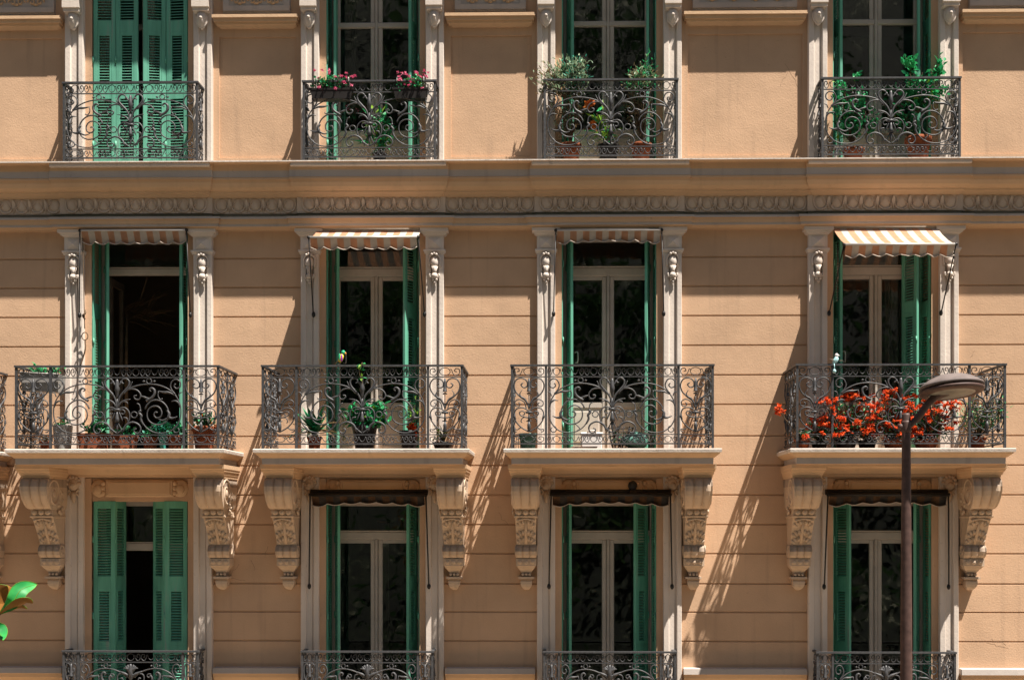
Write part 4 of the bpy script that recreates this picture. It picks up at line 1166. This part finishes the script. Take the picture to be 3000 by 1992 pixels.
# -- fourth balcony: red flowers
gp4 = 'red flowering pots on the right balcony'
def redhead(t, p):
    fl = MB(); p = Vector(p); fl.ball(p, .012, .01, .01, 6, 4)
    for j in range(rnd.randint(4, 7)):
        q = p+Vector((rnd.gauss(0, .026), rnd.gauss(0, .02), rnd.gauss(0, .015)))
        fl.tube([p, q], .004, 4)
        for k in range(8):
            fl.leaf(q, rdir(.2), rnd.uniform(.020, .032), rnd.uniform(.011, .018), 0, rnd.uniform(0, 3), .3)
    fl.build('flower', RED, t, fix=False)
def redplant(x, d, label, spread, hgt, nfl, r=.11, h=.16, mat=TERRA, lean=0.0, base=0.0):
    t = empty('red_flower_pot', label, 'flower pot', at(x, d, FMz), gp4)
    pot_part(t, r, h, mat)
    s = MB(); spots = []
    for i in range(nfl):
        a = -1+2*(i+.5)/nfl+rnd.uniform(-.15, .15); v = rnd.uniform(.02, 1)**.85
        spots.append((lean*v+a*spread, rnd.uniform(-.20, -.02), h+hgt*v*(1-.12*abs(a))))
    b = bush(t, (lean*.5, -.02, h+hgt*.42), spread*.95, .13, hgt*.45, int(170+nfl*15), .050, .020, (LEAFD, LEAFDRY, LEAFG, STEM), frac=(.30, .20, .32, .18), base=(0, 0, h*.9))
    st = MB()
    for p in spots:
        st.tube(spline([(rnd.uniform(-.04, .04), 0, h*.9), (p[0]*.6, p[1]*.5, h+(p[2]-h)*.5), p], 4), .004, 4)
        redhead(t, p)
    st.build('stem', STEM, t)
    return t
redplant(2400, .62, 'low black pot of red flowers nearest the left corner of the red flower balcony', .14, .32, 13, .10, .10, BLACKP)
redplant(2478, .66, 'tall spreading red flowers behind the left inner post of the red flower balcony', .28, .52, 44, .13, .11, BLACKP)
redplant(2540, .50, 'red flowers in the gap left of the lamp post, low among dark stems', .22, .44, 22, .11, .11, BLACKP)
redplant(2618, .64, 'red flowers rising highest beside the lamp post below its arm', .23, .58, 33, .12, .11, TERRA)
redplant(2712, .62, 'wide red flowers right of the lamp post under the lamp head', .30, .47, 46, .14, .11, TERRA)
t = redplant(2350, .70, 'pot whose single red flower spray leans out past the balcony corner', .06, .10, 1, .09, .11)
s = MB()
tip = Vector((X(2282, .75)-X(2350, .70), -.06, Z(1205, .75)-FMz))
s.tube(spline([(0, 0, .1), (tip.x*.5, -.03, tip.z*.62), tip], 5), .005, 5); s.build('branch', STEM, t)
for i in range(4): redhead(t, tip+Vector((rnd.gauss(0, .04), rnd.gauss(0, .02), rnd.gauss(0, .025))))
t = potted(2862, .55, FMz, .10, .14, TERRA, 'feathery green shrub in a pot at the right end of the red flower balcony',
           lambda t, h: bush(t, (.05, -.12, h+.30), .32, .16, .15, 520, .055, .016, (LEAFG, LEAFO, LEAFDRY), frac=(.5, .3, .2), base=(0, 0, h*.9)), None)
t = empty('bird_ornament', 'small pale blue and white bird ornament clipped to the handrail above the red flowers', 'ornament', at(2448, .79, FMz+RH+.006))
s = MB(); s.tube([(-.03, 0, 0), (-.005, 0, .03), (.01, 0, .06), (.008, 0, .085)], [.010, .030, .026, .015], 10); s.build('body', PALEB, t)
s = MB(); s.ball((.012, 0, .095), .022, .022, .022); s.tube([(.03, 0, .095), (.05, 0, .09)], [.007, .002], 5); s.build('head', WHITEP, t)
s = MB(); s.leaf((.03, -.01, .03), (.8, -.2, .2), .06, .035); s.leaf((-.02, -.01, .03), (-.7, -.3, .5), .07, .04); s.build('wing', WHITEP, t, fix=False)
s = MB(); s.tube([(-.02, -.02, 0), (-.02, -.035, -.03), (-.02, -.03, -.07)], .005, 5); s.ball((-.02, -.035, -.085), .02, .02, .024); s.build('clip', PALEB, t)

# -- top floor balconies
gp5 = 'pink flower boxes on the railing'
def flowerbox(x0, x1, label):
    d = .25; xa, xb = X(x0, d), X(x1, d); L = (xb-xa)
    t = empty('flower_box', label, 'flower box', ((xa+xb)/2, -d, Z(291, d)), gp5)
    trough_part(t, L*.96, .14, .12, BLACKP)
    bush(t, (0, -.03, .17), L*.5, .09, .11, 330, .036, .026, (LEAFG, LEAFD, LEAFY), frac=(.55, .35, .10), base=(0, 0, .1))
    sp = []
    for i in range(26):
        a = rnd.uniform(-1, 1); sp.append((a*L*.52, rnd.uniform(-.13, .02), .18+rnd.uniform(-.08, .15)))
    blooms(t, sp, .017, 12, PINK)
    for sg in (-.75, .75):
        s = MB(); s.tube(spline([(sg*L*.5, -.0, .10), (sg*L*.5, -.005, .20), (sg*L*.5, -.03, .240), (sg*L*.5, -.068, .235), (sg*L*.5, -.070, .19)], 4), .007, 6); s.build('hook', GREYP, t)
    return t
flowerbox(908, 1040, 'left of the two pink flower boxes hung on the top railing')
flowerbox(1152, 1256, 'right of the two pink flower boxes hung on the top railing')
potted(1112, .13, FUz, .085, .14, BLACKP, 'tall strappy green plant in a dark pot behind the railing with the pink flower boxes',
       lambda t, h: bush(t, (.03, -.02, h+.30), .15, .07, .28, 130, .17, .032, (LEAFG, LEAFY, LEAFD), frac=(.5, .2, .3), base=(0, 0, h*.9)), None)
t = empty('crate', 'shallow pale wooden crate on the sill under the pink flower railing', 'crate', at(1085, .16, FUz))
s = MB()
for k, m in ((0, 0), (1, 1), (2, 0), (3, 1)): s.bevbox(-.50+.25*k, -.26+.25*k, -.07, .07, 0, .03+.006*(k % 3), .004, m)
s.build('slats', [WHITEP, PARO], t)
def olive(x, label, c, rx, rz, n, potx=.12, trunk=True, mats=(LEAFO, LEAFT), fr=(.75, .25), L=.055, W=.014, ry=.09):
    t = empty('olive_shrub', label, 'potted shrub', at(x, .15, FUz))
    pot_part(t, potx, .23, TERRA)
    s = MB()
    for k in range(4): s.tube(spline([(0, 0, .2), (c[0]*.3+.03*k-.05, 0, .45), (c[0]+rx*.3*(k-1.5), c[1], c[2]-.1)], 5), .007, 5)
    s.build('trunk', STEM, t)
    bush(t, c, rx, ry, rz, n, L, W, mats, frac=fr, base=(c[0]*.4, 0, c[2]-rz*1.1), up=.7)
    return t
t = olive(1672, 'silvery olive shrub in a terracotta pot, left of the black pot with rust blooms', (0.0, -.06, 1.03), .24, .25, 1150, L=.06, W=.017)
bush(t, (-.27, -.10, .96), .19, .09, .19, 440, .055, .017, (LEAFO, LEAFDRY), frac=(.7, .3), base=(-.05, -.05, .75), up=.9, name='side_foliage')
bush(t, (-.05, -.02, .62), .22, .07, .26, 320, .05, .016, (LEAFDRY, LEAFO, STEM), frac=(.4, .3, .3), base=(0, 0, .3), up=.2, name='dry_foliage')
t = olive(1878, 'smaller green shrub in terracotta pot right of the silvery olive on the same balcony', (0.0, -.05, .97), .24, .16, 640, mats=(LEAFG, LEAFO, LEAFDRY), fr=(.45, .35, .2), L=.045, W=.017)
bush(t, (.06, -.03, 1.15), .10, .05, .14, 70, .05, .015, (LEAFG, LEAFO), frac=(.6, .4), base=(0, 0, .95), up=.8, name='shoot')
bush(t, (-.02, 0, .72), .21, .06, .22, 300, .045, .017, (LEAFDRY, LEAFO, STEM), frac=(.4, .3, .3), base=(0, 0, .35), up=.1, name='dry_foliage')
t = potted(1782, .14, FUz, .125, .22, BLACKP, 'black pot of striped leaves and rust orange blooms between two potted shrubs',
       lambda t, h: bush(t, (-.07, -.03, h+.28), .13, .06, .24, 50, .17, .03, (LEAFG, LEAFY), frac=(.4, .6), base=(0, 0, h*.9)), None)
blooms(t, [(-.22, -.06, .66), (-.20, -.06, .69), (-.25, -.05, .67), (-.17, -.05, .45), (-.16, -.06, .41)], .04, 14, RUST)
def leafy(x, label, pr, ph, parts, mat=TERRA, name='leafy_shrub'):
    t = empty(name, label, 'potted shrub', at(x, .14, FUz)); pot_part(t, pr, ph, mat)
    for i, (c, rx, ry, rz, n, L, W, ms, fr) in enumerate(parts):
        bush(t, c, rx, ry, rz, n, L, W, ms, frac=fr, base=(c[0]*.5, 0, max(ph*.9, c[2]-rz*1.2)), up=.5, name='foliage')
    return t
G3 = (LEAFG, LEAFD, LEAFY)
leafy(2500, 'sparse climbing green shrub in terracotta pot, left end of the top right balcony', .12, .16,
      [((-.03, -.04, .62), .24, .09, .33, 420, .055, .040, G3, (.5, .45, .05)), ((-.17, -.03, .95), .07, .05, .16, 40, .055, .036, G3, (.8, .15, .05)), ((.03, -.04, 1.0), .04, .03, .08, 14, .05, .03, G3, (.8, .1, .1)), ((.27, -.04, .45), .08, .05, .14, 40, .055, .036, G3, (.7, .3, 0))])
leafy(2690, 'dense bright green shrub in big terracotta pot, right end of the top right balcony', .145, .29,
      [((.0, -.05, .83), .25, .10, .22, 560, .062, .044, G3, (.6, .32, .08)), ((-.12, -.04, 1.12), .06, .03, .09, 22, .075, .045, G3, (1, 0, 0)), ((-.18, -.03, .52), .20, .06, .22, 170, .05, .034, (LEAFD, LEAFG), (.7, .3)), ((.27, -.03, 1.10), .04, .03, .17, 42, .07, .045, G3, (.9, .1, 0)), ((.27, -.05, .80), .06, .04, .06, 18, .06, .04, G3, (.9, .1, 0))])
t = empty('stool', 'small white stool at the left of the rightmost top railing', 'stool', at(2468, .12, FUz))
s = MB(); s.bevbox(-.11, .11, -.07, .07, .17, .20, .01); s.build('seat', GREYP, t)
for a, b in ((-1, -1), (1, -1), (-1, 1), (1, 1)):
    s = MB(); s.tube([(a*.10, b*.06, 0), (a*.06, b*.04, .17)], .011, 6); s.build('leg', WHITEP, t)

# black lamp above the rolled awning, hook and ring by the first doorway
t = empty('wall_lamp', 'round black lamp fixed above a dark brown rolled awning', 'lamp', at(1853, .10, Z(1448, .1)))
s = MB(); s.ball((0, -.02, .10), .056, .05, .058, 14, 10); s.build('globe', BLACK, t)
s = MB(); s.lathe([(.05, 0), (.05, .02), (.035, .035), (.03, .05)], (0, -.02, 0), 12); s.box(-.02, .02, -.02, .06, .01, .03); s.build('base', BLACK, t)
t = empty('cord', 'looped awning cord with a ring hanging beside the open doorway', 'cord', at(249, .12, Z(1070, .12)))
s = MB(); zz = lambda y: Z(y, .12)-Z(1070, .12)
s.tube(spline([(-.03, 0, zz(680)), (-.015, -.02, zz(760)), (-.01, -.01, zz(860)), (.0, -.01, zz(960))], 5), .006, 5)
s.tube([(.004+.035*math.cos(a*.4), -.015, zz(982)+.045*math.sin(a*.4)) for a in range(17)], .006, 5)
s.tube(spline([(.004, -.01, zz(995)), (.01, -.02, zz(1020)), (-.02, -.01, zz(1045)), (-.05, -.01, zz(1068))], 5), .009, 5)
s.tube(spline([(.0, -.01, zz(905)), (.012, -.03, zz(915)), (-.012, -.03, zz(922)), (.004, -.01, zz(932))], 4), .012, 5)
s.build('rope', STEM, t)
# dry palm ornament hanging in the open doorway
t = empty('dried_palm', 'dried palm spray standing inside the open doorway', 'ornament', (X(372, -.75), .75, FM))
s = MB(); s.tube([(0, 0, 0), (-.01, 0, 1.2), (0, 0, 1.75)], [.03, .022, .012], 7)
s.build('stalk', STEM, t)
s = MB()
for i in range(34):
    a = rnd.uniform(-.3, 1.35); L = rnd.uniform(.35, .75)
    s.leaf((rnd.uniform(-.05, .25), 0, 1.66+rnd.uniform(0, .2)), (math.cos(a), rnd.uniform(-.5, .4), math.sin(a)*.7), L*.8, .016, 0, rnd.uniform(-1, 1), .35)
s.build('frond', REED, t, fix=False)

def curtain(x0, x1, yy, z0, z1, label):
    xa, xb = X(x0, -yy), X(x1, -yy)
    t = empty('curtain', label, 'curtain', ((xa+xb)/2, yy, z0)); h = (xb-xa)/2
    s = MB(); n = 36
    f_ = lambda u, v: (-h+2*h*u, .018*math.sin(u*26)*(1-.3*v)+.008*math.sin(u*61), v*(z1-z0))
    for i in range(n):
        for k in range(6):
            s.add([f_(i/n, k/6), f_((i+1)/n, k/6), f_((i+1)/n, (k+1)/6), f_(i/n, (k+1)/6)], [(0, 1, 2, 3)], 0, True)
    s.build('cloth', CURT, t, fix=False)
    s = MB(); s.tube([(-h-.05, 0, z1-z0+.02), (h+.05, 0, z1-z0+.02)], .012, 8); s.build('rod', STEM, t)
curtain(1010, 1042, .52, FU+.02, FU+2.4, 'grey curtain behind the left pane of the window with the pink flower boxes')
curtain(2592, 2640, .52, FM+.02, FM+2.45, 'dark curtain behind the right pane of the window over the red flowers')
curtain(1268-150, 1290-150, .50, FL+.02, FL+2.4, 'pale curtain edge behind the right pane of the window under the parrot balcony')

# ------------------------------------------------------------------ street lamp
ld = 3.0
lx = X(2655, ld)
hx, hz = X(2783, ld), Z(1140, ld)
t = empty('street_lamp', 'brown street lamp with a round dish head in front of the red flower balcony', 'street lamp', (lx, -ld, 0.14))
zt = Z(1212, ld)-.14
s = MB(); s.lathe([(.11, 0), (.11, .04), (.085, .08), (.080, .9), (.070, 1.0), (.062, zt-3.5), (.050, zt-1.6), (.041, zt-.4), (.039, zt-.02), (.03, zt)], n=18); s.build('pole', LAMPB, t)
zz = lambda y: Z(y, ld)-.14
xx = lambda x: X(x, ld)-lx
s = MB()
s.lathe([(.045, zz(1268)), (.047, zz(1262)), (.047, zz(1240)), (.043, zz(1234))], n=16)
s.tube(spline([(xx(2632), 0, zz(1252)), (xx(2664), 0, zz(1247)), (xx(2690), -.01, zz(1222)), (xx(2715), -.02, zz(1188)), (xx(2745), -.03, zz(1160)), (xx(2775), -.04, zz(1148))], 5), [.030]*10+[.034]*10+[.045]*6, 12)
s.build('arm', LAMPB, t)
rot = Matrix.Rotation(R(-3.5), 3, 'Y') @ Matrix.Rotation(R(-8), 3, 'X')
hc = (hx-lx, -.04, hz-.14)
s = MB(); s.lathe([(.290, .0), (.296, .008), (.292, .020), (.262, .044), (.205, .082), (.145, .106), (.08, .121), (.03, .127), (.002, .128)], hc, 40, 0, rot); s.build('hood', LAMPT, t)
s = MB(); s.lathe([(.232, -.056), (.258, -.060), (.284, -.050), (.296, -.032), (.290, -.020), (.262, -.014), (.262, -.002), (.2, -.0)], hc, 40, 0, rot); s.build('rim', LAMPB, t)
s = MB(); s.lathe([(.002, -.068), (.10, -.066), (.18, -.060), (.236, -.0525), (.235, -.046), (.1, -.045)], hc, 40, 0, rot); s.build('lens', LAMPG, t)

# ------------------------------------------------------------------ magnolia at the left edge, near the viewer
md = 10.0
tz = 0.14
def mpt(x, y, dd=0.0): return Vector((X(x, md+dd), -(md+dd), Z(y, md+dd)))
base = Vector((X(-420, md), -md, tz))
t = empty('magnolia_tree', 'magnolia branch with glossy green leaves and rust orange undersides at the left edge', 'tree', base)
s = MB()
top = mpt(-330, 1500)-base
s.tube(spline([(0, 0, 0), (.03, .02, 2.5), (-.02, 0, 5.0), top], 6), [.13-.1*i/18 for i in range(19)], 10); s.build('trunk', STEM, t)
twig_end = mpt(0, 1797)-base
s = MB(); s.tube(spline([(-.02, 0, 5.2), mpt(-200, 1850)-base, mpt(-60, 1830)-base, twig_end], 6), [.03-.022*i/18 for i in range(19)], 8); s.build('branch', STEM, t)
def mag_leaf(s, pts, W, curl=.3, side=None):
    """broad leaf as a thin two-sided shell: green above (mat 0), rust felt below (mat 1)"""
    P = spline(pts, 5); n = len(P)-1
    up = Vector((0, -.35, 1)) if side is None else Vector(side)
    top, bot = [], []
    for i, p in enumerate(P):
        tt = (P[min(i+1, n)]-P[max(i-1, 0)]).normalized(); a = tt.cross(up).normalized(); nn = a.cross(tt).normalized()
        u = i/n; wd = W*.5*(math.sin(math.pi*min(1, .03+.97*u**1.25))**.8)+.001
        for q in (-1, -.5, 0, .5, 1):
            v = p+a*wd*q+nn*wd*curl*(q*q)
            top.append(v+nn*.0012); bot.append(v-nn*.0012)
    fs = [(i*5+j, i*5+j+1, (i+1)*5+j+1, (i+1)*5+j) for i in range(n) for j in range(4)]
    s.add(top, fs, 0, True); s.add(bot, [f[::-1] for f in fs], 1, True)
    s.tube([p+(top[i*5+2]-bot[i*5+2])*.6 for i, p in enumerate(P)], [.0022*(1-.7*i/n) for i in range(n+1)], 4, 2)
    for e in (0, 4): s.tube([top[i*5+e] for i in range(n+1)], .0012, 3, 2)
def rel(x, y, dd=0.0): return mpt(x, y, dd)-base
s = MB()
mag_leaf(s, [rel(4, 1796), rel(36, 1768, .04), rel(62, 1728, .02), rel(108, 1712, -.04)], .060, .25, (.5, -1.0, .35))
mag_leaf(s, [rel(2, 1798), rel(40, 1778, .05), rel(72, 1764, .06), rel(96, 1768, .04)], .05, .3, (-.2, .5, 1))
mag_leaf(s, [rel(0, 1799), rel(30, 1786), rel(58, 1780), rel(80, 1785)], .035, .3, (0, .6, 1))
mag_leaf(s, [rel(0, 1796), rel(12, 1770, -.02), rel(24, 1735, -.05), rel(34, 1722, -.07)], .062, .2, (-1, .8, .2))
mag_leaf(s, [rel(-6, 1796), rel(-6, 1760), rel(2, 1735), rel(22, 1718)], .07, .2, (-.8, 1, .2))
mag_leaf(s, [rel(-6, 1800), rel(-40, 1770), rel(-60, 1740), rel(-90, 1730)], .07, .25)
mag_leaf(s, [rel(-30, 1815, -.1), rel(-14, 1840, -.14), rel(-2, 1855, -.14), rel(10, 1878, -.1)], .068, .15, (.6, -1, .4))
for i in range(90):
    p = Vector((rnd.uniform(-1.0, -.36), rnd.uniform(-.5, .5), rnd.uniform(-.7, .6)))+rel(0, 1760)
    v = rdir(.3)*.16
    mag_leaf(s, [p, p+v*.5+Vector((0, 0, .01)), p+v], .06, .25)
s.build('foliage', [MAGN, MAGU, LEAFY], t, fix=False)

# ------------------------------------------------------------------ setting
s = MB(); s.add([(-600, -600, 0), (600, -600, 0), (600, 600, 0), (-600, 600, 0)], [(0,1,2,3)]); struct(s.build('street', ASPH))
s = MB(); s.bevbox(-80, 80, -4.0, -.0, .004, .14, .02); struct(s.build('pavement', PAVE))
s = MB(); s.bevbox(-80, 80, -22.0, -9.3, .004, .14, .02); struct(s.build('far_pavement', PAVE2))
# wooded slope across the street (mirrored in the panes)
s = MB(); nx, ny = 40, 24; vs = []
def hz_(x, v): return -.3 + 62*v**1.05 + 3*math.sin(x*.11+v*5)*v + 2*math.sin(x*.23-v*9)*v
for j in range(ny+1):
    for i in range(nx+1):
        x = -90+180*i/nx; v = j/ny; vs.append((x, -23-62*v, hz_(x, v)))
s.add(vs, [(j*(nx+1)+i, j*(nx+1)+i+1, (j+1)*(nx+1)+i+1, (j+1)*(nx+1)+i) for j in range(ny) for i in range(nx)], 0, True)
struct(s.build('hillside', HILL))
s = MB(); rr = random.Random(3)
for k in range(520):
    x = rr.uniform(-42, 42); v = rr.uniform(.0, .62); c = Vector((x, -23-62*v, hz_(x, v)+rr.uniform(.5, 2.5))); R0 = rr.uniform(.8, 2.4)
    for i in range(150):
        d = Vector((rr.gauss(0, 1), rr.gauss(0, 1), rr.gauss(0, .8))); d = d.normalized()*rr.uniform(.4, 1)**.5
        p = c+d*R0; a = Vector((rr.gauss(0, 1), rr.gauss(0, 1), rr.gauss(0, 1))).normalized(); q = a.orthogonal().normalized()
        L_ = rr.uniform(.10, .24); q = q*L_*.45; a = a*L_
        s.add([p-a, p+q, p+a, p-q], [(0, 1, 2, 3)])
struct(s.build('hillside_foliage', HILLF, fix=False), 'stuff')

# ------------------------------------------------------------------ light
SUN = Vector((-1.30, 1.0, -3.62))
sd = bpy.data.lights.new('sun', 'SUN'); sd.energy = 5.0; sd.angle = R(0.53); sd.color = (1.0, 0.93, 0.84)
so = bpy.data.objects.new('sun', sd); C.objects.link(so); so.rotation_euler = SUN.to_track_quat('-Z', 'Y').to_euler(); so.location = (10, -10, 40)
wd = bpy.data.worlds.new('World'); bpy.context.scene.world = wd; wd.use_nodes = True
N = wd.node_tree.nodes; L = wd.node_tree.links
sk = N.new('ShaderNodeTexSky'); sk.sky_type = 'NISHITA'; sk.sun_disc = False
sk.sun_elevation = math.atan2(3.62, math.hypot(1.30, 1.0)); sk.sun_rotation = math.atan2(1.30, -1.0)
L.new(sk.outputs[0], N['Background'].inputs['Color']); N['Background'].inputs['Strength'].default_value = 0.031

# ------------------------------------------------------------------ camera
cd = bpy.data.cameras.new('camera'); co = bpy.data.objects.new('camera', cd); C.objects.link(co)
cd.sensor_width = 36.0; cd.lens = F/3000*36
cd.shift_x = (1500-XP)/3000; cd.shift_y = (YH-996)/3000
cd.clip_end = 2000
co.location = (0, -D, ZC); co.rotation_euler = (R(90), 0, YAW)
sc = bpy.context.scene
sc.camera = co
sc.view_settings.view_transform = 'Standard'; sc.view_settings.look = 'None'; sc.view_settings.exposure = 1.2; sc.view_settings.gamma = 1.0
sc.cycles.max_bounces = 8; sc.cycles.transparent_max_bounces = 12
